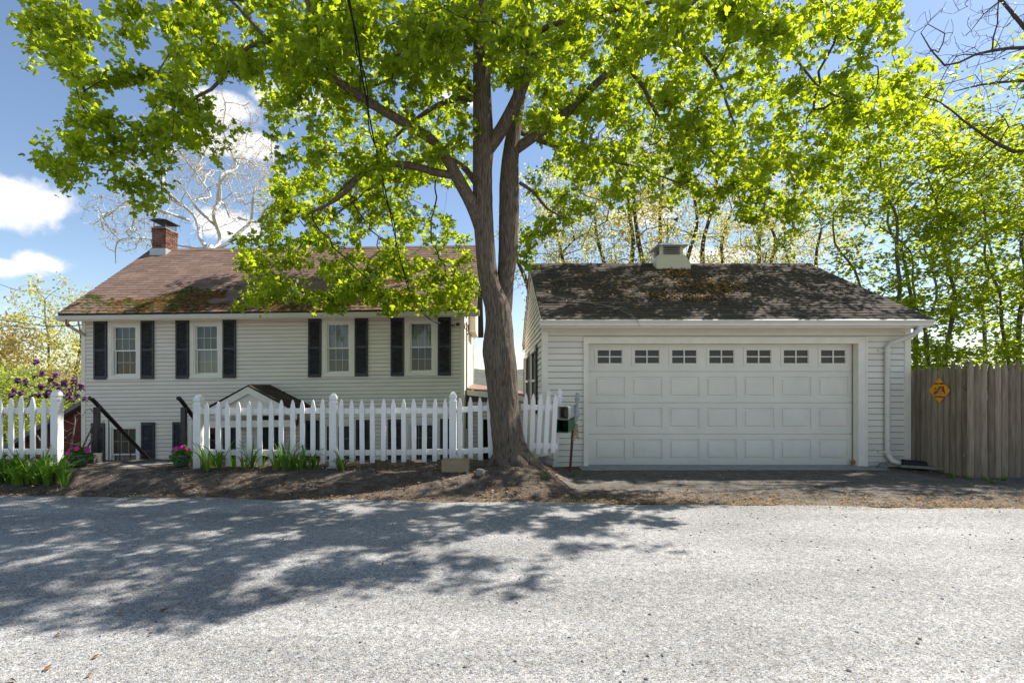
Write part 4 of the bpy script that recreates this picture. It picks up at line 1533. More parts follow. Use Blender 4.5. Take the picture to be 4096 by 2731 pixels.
def leaf_mesh(name, pos, size, m, tmpl, rg, up_bias=1.1, fr=None, var=None):
    TV, TF = tmpl
    n = len(pos)
    t, s, nn = fr if fr is not None else frames(n, up_bias, rg)
    V = (pos[:, None, :] + size[:, None, None] * (TV[None, :, 0, None] * s[:, None, :] + TV[None, :, 1, None] * t[:, None, :] + TV[None, :, 2, None] * nn[:, None, :]))
    Fc = (TF[None] + (np.arange(n) * len(TV))[:, None, None]).reshape(-1, 3)
    v = rg.random(n) if var is None else var
    return np_mesh(name, V.reshape(-1, 3), Fc, m, np.repeat(v, len(TF)))


class Tree:
    def __init__(self, axis, rg):
        self.pos, self.par, self.lock, self.dirs = [], [], [], []
        self.axis = np.array(axis[:2])
        self.rg = rg
        self.limbs = []
        self.chains = []

    def limb(self, pts, radii, step=.16):
        """hand-placed limb: smooth resample; nodes become attachment points"""
        pts = [Vector(p) for p in pts]
        out, rad = [], []
        n = len(pts)
        for i in range(n - 1):
            p0, p1, p2, p3 = pts[max(i - 1, 0)], pts[i], pts[i + 1], pts[min(i + 2, n - 1)]
            k = max(1, int((p2 - p1).length / step))
            for j in range(k):
                t = j / k
                q = .5 * ((2 * p1) + (p2 - p0) * t + (2 * p0 - 5 * p1 + 4 * p2 - p3) * t * t + (3 * p1 - p0 - 3 * p2 + p3) * t ** 3)
                out.append(q); rad.append(radii[i] * (1 - t) + radii[i + 1] * t)
        out.append(pts[-1]); rad.append(radii[-1])
        prev = -1
        for i, (p, r) in enumerate(zip(out, rad)):
            self.pos.append(np.array(p)); self.par.append(prev); self.lock.append(r)
            prev = len(self.pos) - 1
            d = out[min(i + 1, len(out) - 1)] - out[max(i - 1, 0)]
            self.dirs.append(np.array(d.normalized()))
        self.limbs.append((out, rad))

    def grow(self, targets, seg=.2, inward=.6, sag=.10, minz=None, first=0):
        rg = self.rg
        tips = []
        for tg in targets:
            A = np.array(self.pos)
            d = np.linalg.norm(A - tg, axis=1)
            ra = np.linalg.norm(A[:, :2] - self.axis, axis=1); rt = np.linalg.norm(tg[:2] - self.axis)
            cost = d + inward * np.clip(ra - rt, 0, None) + .35 * np.clip(A[:, 2] - tg[2] - .3, 0, None) * 0
            if minz is not None:
                cost = cost + np.where(A[:, 2] < minz, 50, 0)
            i = int(np.argmin(cost))
            p0 = self.pos[i]; dist = max(d[i], .05)
            u = (tg - p0) / dist
            o = self.dirs[i] * .55 + u + np.array([0, 0, .35]); o /= np.linalg.norm(o)
            p1 = p0 + o * dist * .4
            p2 = tg - u * dist * .28 + np.array([0, 0, sag * dist])
            k = max(2, int(dist / seg))
            chain = [i]
            prev = i
            for j in range(1, k + 1):
                t = j / k
                q = (1 - t) ** 3 * p0 + 3 * (1 - t) ** 2 * t * p1 + 3 * (1 - t) * t * t * p2 + t ** 3 * tg
                if j < k:
                    q = q + rg.normal(size=3) * .028 * min(1.5, dist)
                self.pos.append(q); self.par.append(prev); self.lock.append(0)
                dd = q - self.pos[prev]; self.dirs.append(dd / (np.linalg.norm(dd) + 1e-9))
                prev = len(self.pos) - 1
                chain.append(prev)
            self.chains.append(chain)
            tips.append(prev)
        return tips

    def radii(self, tip=.003, power=2.2):
        n = len(self.pos)
        acc = np.zeros(n)
        rad = np.array(self.lock, dtype=float)
        for i in range(n - 1, -1, -1):
            if self.lock[i] == 0:
                if acc[i] == 0: acc[i] = tip ** power
                rad[i] = acc[i] ** (1 / power)
            p = self.par[i]
            if p >= 0 and self.lock[i] == 0:
                acc[p] += acc[i]
        return rad

    def branch_mesh(self, name, m, tip=.003, sides=5, power=2.2, maxr=.09):
        rad = np.minimum(self.radii(tip, power), 99)
        mb = MB()
        for ch in self.chains:
            pts = [self.pos[i] for i in ch]
            rr = [min(rad[i], maxr) for i in ch]
            rr[0] = min(rr[0], rr[1] * 1.25)
            mb.tube(pts, rr, sides if rr[1] > .008 else 3, cap=False)
        return mb.mesh(name, m, True)


def bark_tube(mb, pts, rad, sides=28, amp=.05, seed=0, fine=True):
    """tube with vertical bark ridges as real relief"""
    n0 = len(mb.v)
    tmp = MB(); tmp.tube(pts, rad, sides, cap=True)
    k = len(pts)
    for i in range(k):
        c = Vector(pts[i])
        for s in range(sides):
            v = Vector(tmp.v[i * sides + s]); d = v - c
            an = 2 * math.pi * s / sides
            h = i * .06
            z = c.z
            rn = mn.noise(Vector((math.cos(an) * 1.2 + seed, math.sin(an) * 1.2, z * .7)))
            f = mn.noise(Vector((math.cos(an) * 5.5 + seed, math.sin(an) * 5.5, z * 2.2)))
            g = mn.noise(Vector((math.cos(an) * 11 + seed, math.sin(an) * 11, z * 5.0)))
            sc = 1 + (.10 if sides > 40 else .07) * rn + amp * (1 - 2 * abs(f)) + amp * .6 * (1 - 2 * abs(g))
            tmp.v[i * sides + s] = tuple(c + d * sc)
    mb.v += tmp.v
    mb.f += [tuple(n0 + q for q in f) for f in tmp.f]
    mb.a += tmp.a


def build_maple():
    rg = np.random.default_rng(42)
    T = thing('maple_tree', 'large twin-stemmed maple with spreading bright green crown beside the garage', 'tree')
    tr = Tree(Q(1160, 900, 8.0), rg)

    def L(pts, step=.16):
        tr.limb([Q(x, y, d) for x, y, d, r in pts], [r for x, y, d, r in pts], step)
    # trunk and the two stems (photo coordinates, depth, radius)
    L([(1180, 1075, 8.0, .33), (1177, 1050, 8.0, .285), (1171, 1020, 8.0, .245), (1160, 950, 8.0, .215), (1150, 850, 8.0, .238), (1144, 800, 8.0, .240), (1146, 750, 8.0, .205), (1142, 705, 8.02, .19), (1128, 660, 8.0, .155), (1118, 610, 7.98, .145), (1110, 500, 7.95, .142), (1108, 400, 7.92, .146), (1110, 330, 7.92, .158), (1107, 200, 7.9, .128), (1106, 100, 7.9, .122), (1104, 0, 7.9, .115), (1100, -160, 8.0, .10), (1110, -340, 8.1, .07), (1090, -520, 8.2, .04)], .045)
    L([(1150, 760, 8.1, .14), (1158, 690, 8.12, .125), (1161, 640, 8.15, .122), (1166, 590, 8.2, .138), (1169, 500, 8.22, .15), (1170, 420, 8.25, .146), (1174, 350, 8.3, .125), (1188, 250, 8.4, .10), (1204, 120, 8.5, .085), (1217, 0, 8.6, .07), (1240, -180, 8.7, .05), (1250, -400, 8.8, .03)], .06)
    L([(1116, 345, 7.92, .115), (1150, 300, 7.85, .10), (1190, 222, 7.75, .09), (1215, 150, 7.65, .08), (1222, 90, 7.6, .07), (1205, 20, 7.5, .06), (1200, -120, 7.4, .045), (1230, -300, 7.3, .03)], .09)
    # left limbs
    L([(1105, 520, 7.95, .11), (1085, 470, 7.85, .10), (1055, 415, 7.75, .088), (1030, 370, 7.65, .078), (990, 320, 7.55, .07), (930, 282, 7.45, .064), (860, 242, 7.4, .06), (800, 203, 7.35, .055), (757, 176, 7.3, .05), (700, 150, 7.3, .042), (640, 110, 7.3, .034), (600, 75, 7.3, .027), (540, 10, 7.3, .022), (460, -60, 7.3, .012)], .10)
    L([(1045, 402, 7.75, .06), (1005, 396, 7.7, .056), (940, 379, 7.7, .052), (880, 378, 7.75, .047), (830, 400, 7.8, .042), (798, 436, 7.85, .036), (765, 462, 7.9, .028), (706, 492, 7.95, .014)], .10)
    L([(768, 182, 7.3, .04), (742, 122, 7.1, .036), (725, 60, 6.9, .032), (705, 0, 6.7, .028), (660, -120, 6.5, .018)], .12)
    L([(625, 100, 7.3, .028), (575, 105, 7.2, .026), (525, 160, 7.1, .024), (485, 205, 7.05, .021), (452, 222, 7.0, .019), (400, 265, 6.95, .016), (345, 305, 6.9, .013), (260, 325, 6.85, .009)], .12)
    L([(560, 0, 6.9, .018), (410, 0, 6.7, .014), (400, 80, 6.7, .013), (390, 120, 6.7, .011), (350, 185, 6.7, .008)], .12)
    L([(1088, 30, 7.9, .06), (1050, 25, 8.1, .045), (985, 15, 8.3, .04), (930, 45, 8.4, .034), (860, 70, 8.5, .026), (760, 60, 8.6, .015)], .12)
    L([(1085, 205, 7.9, .05), (1040, 175, 8.2, .04), (985, 140, 8.5, .034), (930, 165, 8.8, .028), (860, 195, 9.0, .02), (760, 215, 9.2, .012)], .12)
    L([(1085, 225, 8.0, .05), (1020, 235, 8.7, .044), (960, 270, 9.4, .037), (890, 330, 10.2, .03), (800, 420, 11.0, .022), (700, 520, 11.6, .014)], .14)
    L([(1100, 430, 8.1, .06), (1060, 380, 8.9, .05), (1000, 360, 9.8, .042), (900, 400, 10.6, .034), (800, 470, 11.4, .024), (680, 560, 12.0, .012)], .14)
    # right limbs
    L([(1180, 345, 8.3, .085), (1220, 318, 8.3, .078), (1290, 268, 8.3, .07), (1340, 220, 8.3, .062), (1400, 165, 8.3, .055), (1480, 108, 8.3, .048), (1550, 45, 8.3, .04), (1640, -40, 8.3, .026)], .12)
    L([(1440, 135, 8.3, .035), (1450, 165, 8.4, .034), (1478, 200, 8.5, .032), (1505, 255, 8.6, .029), (1530, 278, 8.7, .026), (1580, 300, 8.8, .022), (1630, 345, 8.9, .017), (1720, 400, 9.0, .011)], .12)
    L([(1545, 50, 8.3, .03), (1560, 80, 8.2, .028), (1610, 120, 8.1, .026), (1650, 180, 8.0, .023), (1672, 245, 8.0, .018), (1690, 290, 8.0, .011)], .12)
    L([(1560, 55, 8.3, .028), (1600, 20, 8.1, .027), (1670, 18, 7.9, .026), (1750, 45, 7.8, .024), (1790, 90, 7.7, .021), (1840, 150, 7.7, .018), (1890, 205, 7.7, .015), (1980, 240, 7.8, .010)], .12)
    L([(1205, 100, 8.5, .05), (1260, 60, 8.1, .044), (1330, 45, 7.7, .038), (1420, 20, 7.3, .032), (1520, 0, 7.0, .022)], .12)
    L([(1195, 420, 8.25, .03), (1225, 440, 8.5, .026), (1260, 480, 8.9, .02), (1300, 500, 9.3, .012)], .12)
    L([(1190, 300, 8.4, .05), (1260, 330, 9.2, .042), (1350, 360, 10.0, .034), (1450, 380, 10.6, .026), (1560, 420, 11.0, .016)], .14)
    # foliage targets: rows of the photograph, (x0, x1, weight)
    rows = [
        (0, [(40, 620, 7), (620, 1080, 8), (1130, 1500, 9), (1500, 1880, 8), (1880, 2060, 7)]),
        (49, [(50, 600, 7), (600, 1080, 8), (1130, 1500, 9), (1500, 1900, 7), (1900, 2050, 5)]),
        (98, [(60, 110, 3), (150, 520, 7), (520, 1080, 8), (1130, 1520, 9), (1520, 1800, 8), (1800, 1960, 5), (2000, 2090, 4)]),
        (147, [(48, 100, 7), (160, 560, 7), (560, 1080, 8), (1130, 1520, 9), (1520, 1760, 7), (1760, 1860, 4), (1900, 2150, 8)]),
        (196, [(160, 215, 3), (330, 540, 6), (560, 1080, 7), (1190, 1500, 9), (1500, 1660, 7), (1760, 1880, 5), (1900, 2160, 8)]),
        (245, [(170, 440, 7), (440, 560, 3), (620, 860, 7), (900, 1080, 7), (1190, 1480, 8), (1500, 1680, 6), (1700, 1880, 5), (1880, 2140, 7)]),
        (294, [(150, 360, 7), (360, 500, 4), (620, 900, 7), (930, 1070, 5), (1190, 1330, 6), (1340, 1500, 7), (1500, 1950, 7)]),
        (343, [(85, 240, 7), (240, 380, 6), (460, 510, 3), (630, 1000, 7), (1200, 1300, 3), (1300, 1500, 6), (1500, 1920, 7)]),
        (392, [(130, 185, 6), (260, 390, 6), (620, 1050, 7), (1200, 1330, 5), (1330, 1560, 5), (1560, 1920, 6)]),
        (441, [(310, 385, 4), (600, 940, 7), (1200, 1350, 7), (1370, 1560, 3), (1560, 1880, 5)]),
        (490, [(610, 1060, 6), (1200, 1340, 7), (1520, 1600, 3), (1680, 1860, 4)]),
        (539, [(540, 1080, 8), (1200, 1310, 7), (1740, 1850, 3)]),
        (588, [(560, 1090, 9), (1200, 1270, 4)]),
        (637, [(550, 1095, 9)]),
        (672, [(545, 620, 7), (700, 1095, 8)]),
    ]
    tg = []
    for y0, runs in rows:
        for xa, xb, w in runs:
            n = (xb - xa) * 49 / 2350 * w * (1.05 if xb > 1100 else .95 if xb > 600 else .62)
            n = int(n) + (1 if rg.random() < n - int(n) else 0)
            for _ in range(n):
                x = rg.uniform(xa, xb); y = y0 + rg.uniform(0, 49)
                if y < 150:
                    d = rg.choice([rg.uniform(5.6, 7.5), rg.uniform(7, 10.5)])
                elif y < 400:
                    d = rg.uniform(6.9, 11.2)
                else:
                    d = rg.uniform(9.6, 12.8)
                if 590 < x < 1090 and 230 < y < 560 and rg.random() < .5:
                    d = rg.uniform(11.5, 15.6)
                if x < 560:
                    d = min(d, rg.uniform(6.3, 8.4)) if y < 560 else d
                if x > 1850:
                    d = rg.uniform(7.2, 9.5)
                if x > 1190 and y < 420 and rg.random() < .45:
                    d = rg.uniform(10.0, 13.8)
                p = Q(x, y, d)
                if mn.noise(p * .95 + Vector((3.3, 1.2, .4))) + .5 * mn.noise(p * 2.1) < (-.30 if 590 < x < 1100 else -.10): continue
                tg.append(np.array(p))
    # the part of the crown above and in front of the frame
    k = 0
    while k < 680:
        p = np.array([rg.uniform(-7.2, 7.4), rg.uniform(4.6, 14.0), rg.uniform(4.6, 13.2)])
        q = ((p[0] - .4) / 7.4) ** 2 + ((p[1] - 8.9) / 4.6) ** 2 + ((p[2] - 6.4) / 6.6) ** 2
        if q > 1 or q < .06: continue
        py = CY - (p[2] - EYE) * F / p[1]
        if py > -8: continue
        if mn.noise(Vector(p) * .8 + Vector((5, 0, 2))) < -.12: continue
        tg.append(p); k += 1
    # extra rear crown foliage, added along sun rays to shade house and garage roofs
    k = 0
    while k < 250:
        u = rg.random() * .46
        r0 = np.array([rg.uniform(-8.6, -.8), 13.05 + 3.5 * u, 3.3 + 2.56 * u])
        p = r0 + np.array(SUN) * rg.uniform(2.6, 6.0)
        px, py = CX + p[0] * F / p[1], CY - (p[2] - EYE) * F / p[1]
        if not (250 < px < 470 and py < 225) or (px > 405 and py > 185): continue
        tg.append(p); k += 1
    k = 0
    while k < 190:
        u = rg.random()
        r0 = np.array([rg.uniform(1.0, 7.4), 9.05 + 3.3 * u, 2.7 + 1.7 * u])
        p = r0 + np.array(SUN) * rg.uniform(2.6, 7.0)
        px, py = CX + p[0] * F / p[1], CY - (p[2] - EYE) * F / p[1]
        if p[0] > 9.2 or py > 200: continue
        if mn.noise(Vector(p) * .8) < -.15: continue
        tg.append(p); k += 1
    # leave out what would hang below the shadow line in front or inside the roofs
    tg = [p for p in tg if not (p[1] > 13.0 and p[2] < 3.9 + (p[1] - 13) * .75)]
    tg = [p for p in tg if not (p[1] > 8.9 and .7 < p[0] < 7.7 and p[2] < 2.95 + (p[1] - 8.9) * .52)]
    k = 0
    while k < 80:  # unseen foliage above the frame, added to darken the road shadow
        g = np.array([rg.uniform(-7.5, -.6), rg.uniform(3.9, 6.9), 0])
        p = g + np.array(SUN) * rg.uniform(6.0, 12.5)
        q = ((p[0] - .2) / 7.4) ** 2 + ((p[1] - 8.9) / 4.8) ** 2 + ((p[2] - 6.4) / 6.6) ** 2
        if q > 1 or CY - (p[2] - EYE) * F / p[1] > -8: continue
        tg.append(p); k += 1

    def clear(p):
        gx, gy = p[0] - SUN.x / SUN.z * p[2], p[1] - SUN.y / SUN.z * p[2]
        if gy < 3.1 or (gx > -1 and gy < 3.1 + (gx + 1) * .5): return False
        return not (gy < 6.2 and gx > 2.0)
    tg = [p for p in tg if clear(p)]
    rg.shuffle(tg)
    tips = tr.grow(tg, seg=.19, inward=.7, sag=.12, minz=3.2)
    # trunk meshes
    for i, (pts, rad) in enumerate(tr.limbs[:2]):
        mb = MB(); bark_tube(mb, pts, rad, 84 if i == 0 else 64, .05, seed=i * 5)
        mb.build('trunk' if i == 0 else 'second_stem', 'bark_maple', T, True)
    for i, (pts, rad) in enumerate(tr.limbs[2:]):
        mb = MB(); bark_tube(mb, pts, rad, 22 if rad[0] > .07 else 10, .035, seed=i * 3 + 20)
        mb.build('limb', 'bark_maple', T, True)
    mb = MB()
    base = Q(1178, 1062, 8.0)
    for a, l, r0 in ((-.25, .48, .09), (-.7, .5, .08), (-1.3, .35, .10), (-2.0, .4, .09), (-2.7, .4, .08), (3.0, .4, .08), (.35, .5, .1), (1.4, .4, .1)):
        d = Vector((math.cos(a), math.sin(a), 0)); s = Vector((-d.y, d.x, 0))
        pts, rad = [], []
        for k in range(14):
            t = k / 13
            p = Vector((base.x, base.y, 0)) + d * (.16 + l * t) + s * (.08 * math.sin(t * 5 + a))
            p.z = gh(p.x, p.y) + .16 * (1 - t) ** 3 - .01 - .05 * t
            pts.append(p); rad.append(r0 * (1 - t) ** .8 + .02)
        bark_tube(mb, pts, rad, 12, .06, seed=a * 7)
    mb.build('root', 'bark_maple', T, True)
    kind(obj('branches', tr.branch_mesh('branches', 'bark_dark', tip=.0030, power=2.35, maxr=.035), T), 'stuff')
    # leaves
    P_, F_ = [], []
    pos = np.array(tr.pos)
    for ch in tr.chains:
        c = pos[ch]
        seglen = np.linalg.norm(c[1:] - c[:-1], axis=1); tot = seglen.sum()
        n = rg.integers(24, 38)
        ln = min(tot, .75)
        for _ in range(n):
            s = tot - ln * rg.random() ** 1.5
            acc = 0
            for j in range(len(seglen)):
                if acc + seglen[j] >= s: break
                acc += seglen[j]
            f = (s - acc) / max(seglen[j], 1e-6)
            q = c[j] + (c[j + 1] - c[j]) * min(1, max(0, f))
            off = rg.normal(size=3); off /= np.linalg.norm(off)
            off[2] = off[2] * .6 - .15
            P_.append(q + off * rg.uniform(.04, .20))
    P_ = np.array(P_); n = len(P_)
    size = rg.uniform(.052, .118, n)
    fr = frames(n, .75, rg)
    var = np.clip(rg.normal(.5, .25, n), 0, 1)
    # biggest on screen become single leaf objects
    px = CX + P_[:, 0] * F / P_[:, 1]; py = CY - (P_[:, 2] - EYE) * F / P_[:, 1]
    vis = (px > 0) & (px < 1024) & (py > 0) & (py < 400)
    score = np.where(vis, size / P_[:, 1], 0)
    order = np.argsort(-score)
    big, rest = order[:290], order[290:]
    cm = leaf_mesh('crown', P_[rest], size[rest], 'leaf_maple', (ML_V, ML_F), rg, fr=tuple(f[rest] for f in fr), var=var[rest])
    crown = kind(obj('crown', cm, T), 'stuff')
    lm = np_mesh('leaf', MAPLE_V, MAPLE_F, 'leaf_maple', np.full(len(MAPLE_F), .4))
    from mathutils import Matrix
    for i in big:
        o = obj('leaf', lm, crown)
        t, s, nn = fr[0][i], fr[1][i], fr[2][i]; z = size[i]
        o.matrix_world = Matrix(((s[0] * z, t[0] * z, nn[0] * z, P_[i][0]), (s[1] * z, t[1] * z, nn[1] * z, P_[i][1]), (s[2] * z, t[2] * z, nn[2] * z, P_[i][2]), (0, 0, 0, 1)))
    print('maple leaves', n, 'targets', len(tg))


build_maple()


def back_tree(name, label, trunks, ell, ntips, leaf, m_leaf, m_bark, seed, leaves_per=14, lsize=(.08, .15), tmpl=(SMALL_V, SMALL_F), cat='tree', group=None, tip=.005, maxr=.07, spread=.3, ln=.9, up=.8, seg=.35, keep=None, power=2.2, sag=.05, inward=.7, shell=0.0, minz=None, flat=1.0, gaps=False):
    rg = np.random.default_rng(seed)
    T = thing(name, label, cat, group=group)
    tr = Tree(trunks[0][0][0], rg)
    for pts, rad in trunks:
        tr.limb(pts, rad, .3)
    tg = []
    tries = 0
    tot = sum(e[2] for e in ell)
    while len(tg) < ntips and tries < ntips * 60:
        tries += 1
        u = rg.random() * tot
        for c, r, w in ell:
            u -= w
            if u <= 0: break
        d = rg.normal(size=3); d /= np.linalg.norm(d)
        p = np.array(c) + d * np.array(r) * (shell + (1 - shell) * rg.random()) ** (1 / 2.4)
        if keep is not None and not keep(p): continue
        if gaps and mn.noise(Vector((p[0] * .9, p[1] * .9, p[2] * 1.5))) < -.1: continue
        tg.append(p)
    tr.grow(tg, seg=seg, inward=inward, sag=sag, minz=minz)
    mb = MB()
    for pts, rad in tr.limbs:
        mb.tube(pts, rad, 10)
    mb.build('trunk', m_bark, T, True)
    kind(obj('branches', tr.branch_mesh('branches', m_bark, tip=tip, sides=5, maxr=maxr, power=power), T), 'stuff')
    if leaves_per:
        pos = np.array(tr.pos); P_ = []
        for ch in tr.chains:
            c = pos[ch[max(0, len(ch) - 4):]]
            for _ in range(leaves_per):
                j = rg.integers(0, len(c) - 1); f = rg.random()
                P_.append(c[j] * (1 - f) + c[j + 1] * f + rg.normal(size=3) * spread * .5 * np.array([1, 1, flat]))
        P_ = np.array(P_)
        size = rg.uniform(*lsize, len(P_))
        kind(obj('crown', leaf_mesh('crown', P_, size, m_leaf, tmpl, rg, up_bias=up), T), 'stuff')
    return T


def straight(x, y, z0, z1, r0, r1, lean=(0, 0), wob=.15, seed=0, n=7):
    r = random.Random(seed); pts = []; rad = []
    for i in range(n):
        t = i / (n - 1)
        pts.append(Vector((x + lean[0] * t + r.uniform(-wob, wob) * t, y + lean[1] * t + r.uniform(-wob, wob) * t, z0 + (z1 - z0) * t)))
        rad.append(r0 * (1 - t) + r1 * t)
    return pts, rad


def build_back_trees():
    g = 'young maples behind the stockade fence'
    specs = [  # px of trunk, depth, height, lean
        (903, 13.6, 9.0, (-.5, 0)), (927, 15.5, 10.0, (-.9, .3)), (953, 14.6, 8.9, (-.4, 0)), (985, 17.0, 9.8, (.2, 0)), (1016, 13.6, 9.6, (.5, 0)), (1112, 10.6, 9.5, (0, 0))]
    labels = ['young green maple with slim trunk right behind the garage corner and stockade fence',
              'tall green maple with dark leaning trunk among the slim maples behind the stockade fence',
              'slim green maple behind the bird crossing sign fence panel',
              'farther tall green maple set back behind the stockade fence',
              'broad green maple overhanging the stockade fence near the picture edge',
              'tall green maple beyond the end of the visible stockade fence']
    for i, (px, d, h, ln_) in enumerate(specs):
        x = (px - CX) * d / F
        def keep(p, d=d):
            return not (p[0] < 7.9 and p[2] < 4.8) and p[1] > 9.6
        tk = [straight(x, d, -.6, h * .86, .085, .02, ln_, .34, i + 3, 10)]
        tk.append(straight(x + .25, d + .2, -.5, h * .7, .06, .02, (ln_[0] + (1.3 if i % 2 else -1.1), .4), .3, i + 30, 9))
        back_tree('maple_tree', labels[i], tk,
                  [((x + ln_[0] * .6 + .1, d, h * .52), (2.0, 2.3, h * .44), 1.0), ((x + ln_[0] - .5, d - .7, h * .80), (2.3, 2.2, h * .22), .6), ((x + .2, d - .5, 2.2), (1.7, 1.5, 1.5), .22)],
                  350, True, 'leaf_right', 'bark_grey', 100 + i, leaves_per=18, lsize=(.08, .145), keep=keep, tip=.004, maxr=.04, spread=.36, seg=.3, up=1.3, flat=.3, gaps=True)
    # budding pale trees behind the garage
    bl = ['budding tree with leaning dark trunk behind the left end of the garage ridge',
          'budding tree with upright dark trunks behind the garage left of the cupola',
          'budding tree with forked dark trunk directly behind the roof cupola',
          'budding tree with spreading arching limbs behind the garage right of the cupola',
          'budding pale tree behind the right slope of the garage roof']
    for i, (px, d, h, ln_, kk) in enumerate([(588, 23, 11.5, (-1.6, 0), 2), (622, 25, 14.0, (.4, 0), 3), (668, 24, 13.5, (.6, 0), 3), (716, 26, 12.5, (1.8, 0), 3), (790, 25, 11.5, (1.0, 0), 2)]):
        x = (px - CX) * d / F
        tk = []
        r = random.Random(50 + i)
        for k in range(kk):
            tk.append(straight(x + .3 * k, d + .2 * k, -2.5, h * r.uniform(.7, .9), .24, .05, (ln_[0] + (k - 1) * 1.7 + r.uniform(-.5, .5), r.uniform(-.6, .6)), .35, 60 + i * 5 + k, 9))
        back_tree('budding_tree', bl[i], tk, [((x + ln_[0] * .7, d, h * .70), (3.1, 2.8, h * .36), 1)], 430, True, 'leaf_bud', 'bark_dark', 200 + i,
                  leaves_per=17, lsize=(.08, .16), tmpl=(BUD_V, BUD_F), tip=.006, maxr=.09, spread=.34, seg=.5, up=.3)
    # sycamore
    d = 26.0; S = F / d
    def q(x2, y2): return Q(x2, y2, d)
    def lb(pts, r0, r1, wob=.10, seed=0):
        r = random.Random(seed)
        ps = [q(*p) + Vector((r.uniform(-wob, wob), r.uniform(-1.2, 1.2) * (i > 0), r.uniform(-wob, wob))) for i, p in enumerate(pts)]
        n = len(ps)
        return ps, [r0 * (1 - i / (n - 1)) + r1 * i / (n - 1) for i in range(n)]
    tk = [([Vector((q(478, 600).x, d, -6)), q(480, 620), q(482, 575)], [.3, .22, .17]),
          lb([(482, 580), (462, 545), (438, 515), (425, 478), (408, 450), (398, 405), (378, 372), (372, 320), (360, 280)], .11, .018, seed=1),
          lb([(482, 575), (490, 540), (500, 500), (500, 455), (514, 410), (512, 360), (528, 310), (530, 250), (545, 215)], .11, .018, seed=2),
          lb([(486, 578), (512, 552), (535, 520), (552, 490), (580, 455), (590, 415), (612, 380), (616, 330), (640, 280)], .11, .018, seed=3),
          lb([(496, 515), (474, 480), (462, 440), (455, 400), (440, 350), (446, 300), (436, 250)], .07, .016, seed=4),
          lb([(545, 502), (585, 505), (615, 485), (650, 478), (690, 455)], .07, .018, seed=5),
          lb([(432, 505), (400, 500), (360, 478), (320, 470), (270, 485)], .07, .018, seed=6),
          lb([(470, 572), (420, 562), (360, 545), (310, 560), (240, 592)], .07, .018, seed=7),
          lb([(500, 470), (530, 430), (555, 400), (560, 350), (580, 300)], .07, .018, seed=8),
          lb([(420, 470), (380, 450), (350, 415), (320, 390)], .05, .018, seed=9)]
    back_tree('sycamore_tree', 'bare pale-barked sycamore rising behind the house roof beside the chimney', tk,
              [(tuple(q(450, 400)), (4.2, 3.4, 3.3), 1.0), (tuple(q(290, 510)), (1.8, 2.2, 1.6), .35), (tuple(q(500, 310)), (3.2, 2.6, 2.2), .5), (tuple(q(620, 440)), (1.6, 2, 2.4), .3)], 2500, True, 'leaf_orange', 'bark_sycamore', 301,
              leaves_per=3, lsize=(.04, .09), tmpl=(BUD_V, BUD_F), tip=.0085, maxr=.045, seg=.34, inward=.9, sag=-.05, spread=.1, minz=7.5)
    # left-hand trees beyond the red shed
    d = 30.0
    def b(px): return (px - CX) * d / F
    back_tree('budding_tree', 'pale budding tree with slender white trunk left of the house beyond the red shed',
              [straight(b(68), d, -4, 5.5, .22, .04, (.8, 0), .3, 71, 9), straight(b(72), d, -2, 5.0, .12, .03, (2.2, 0), .3, 72, 8), straight(b(62), d, -2, 6.5, .1, .03, (-1.0, 0), .3, 73, 8)],
              [((b(60), d, 3.6), (4.0, 3, 4.3), 1)], 460, True, 'leaf_bud', 'bark_grey', 401, leaves_per=14, lsize=(.10, .22), tmpl=(BUD_V, BUD_F), tip=.006, maxr=.07, spread=.35, seg=.5, up=.3)
    d = 24.0
    back_tree('budding_tree', 'orange-budding tree over the left end of the picket fence',
              [straight((6 - CX) * d / F, d, -4, 4.0, .2, .04, (-.6, 0), .3, 75, 8), straight((-20 - CX) * d / F, d, -4, 4.5, .2, .04, (-.8, 0), .3, 76, 8)],
              [(((8 - CX) * d / F, d, 1.6), (2.8, 2.5, 3.0), 1), (((-40 - CX) * d / F, d, 2.2), (2.8, 2.5, 3.2), 1)], 520, True, 'leaf_orange', 'bark_grey', 402, leaves_per=22, lsize=(.10, .20), tmpl=(BUD_V, BUD_F), tip=.006, maxr=.06, spread=.4, seg=.5, up=.3)
    d = 19.0
    back_tree('leafing_tree', 'fresh yellow-green leafing tree low behind the purple shrub and picket fence',
              [straight((28 - CX) * d / F, d, -4, 1.5, .1, .03, (.4, 0), .2, 77, 7), straight((60 - CX) * d / F, d, -4, 1.8, .12, .03, (.7, 0), .2, 78, 7), straight((0 - CX) * d / F, d, -4, 1.2, .1, .03, (.1, 0), .2, 79, 7)],
              [(((20 - CX) * d / F, d, .6), (1.9, 1.5, 1.7), 1), (((66 - CX) * d / F, d + 2, .2), (1.5, 1.5, 2.2), .6)], 420, True, 'leaf_fresh', 'bark_grey', 403, leaves_per=20, lsize=(.08, .16), tmpl=(BUD_V, BUD_F), tip=.005, maxr=.04, spread=.35, seg=.4, up=.3)
    # bare branches reaching in at the top right
    d = 10.5
    def q2(x2, y2, dd=d): return Q(x2, y2, dd)
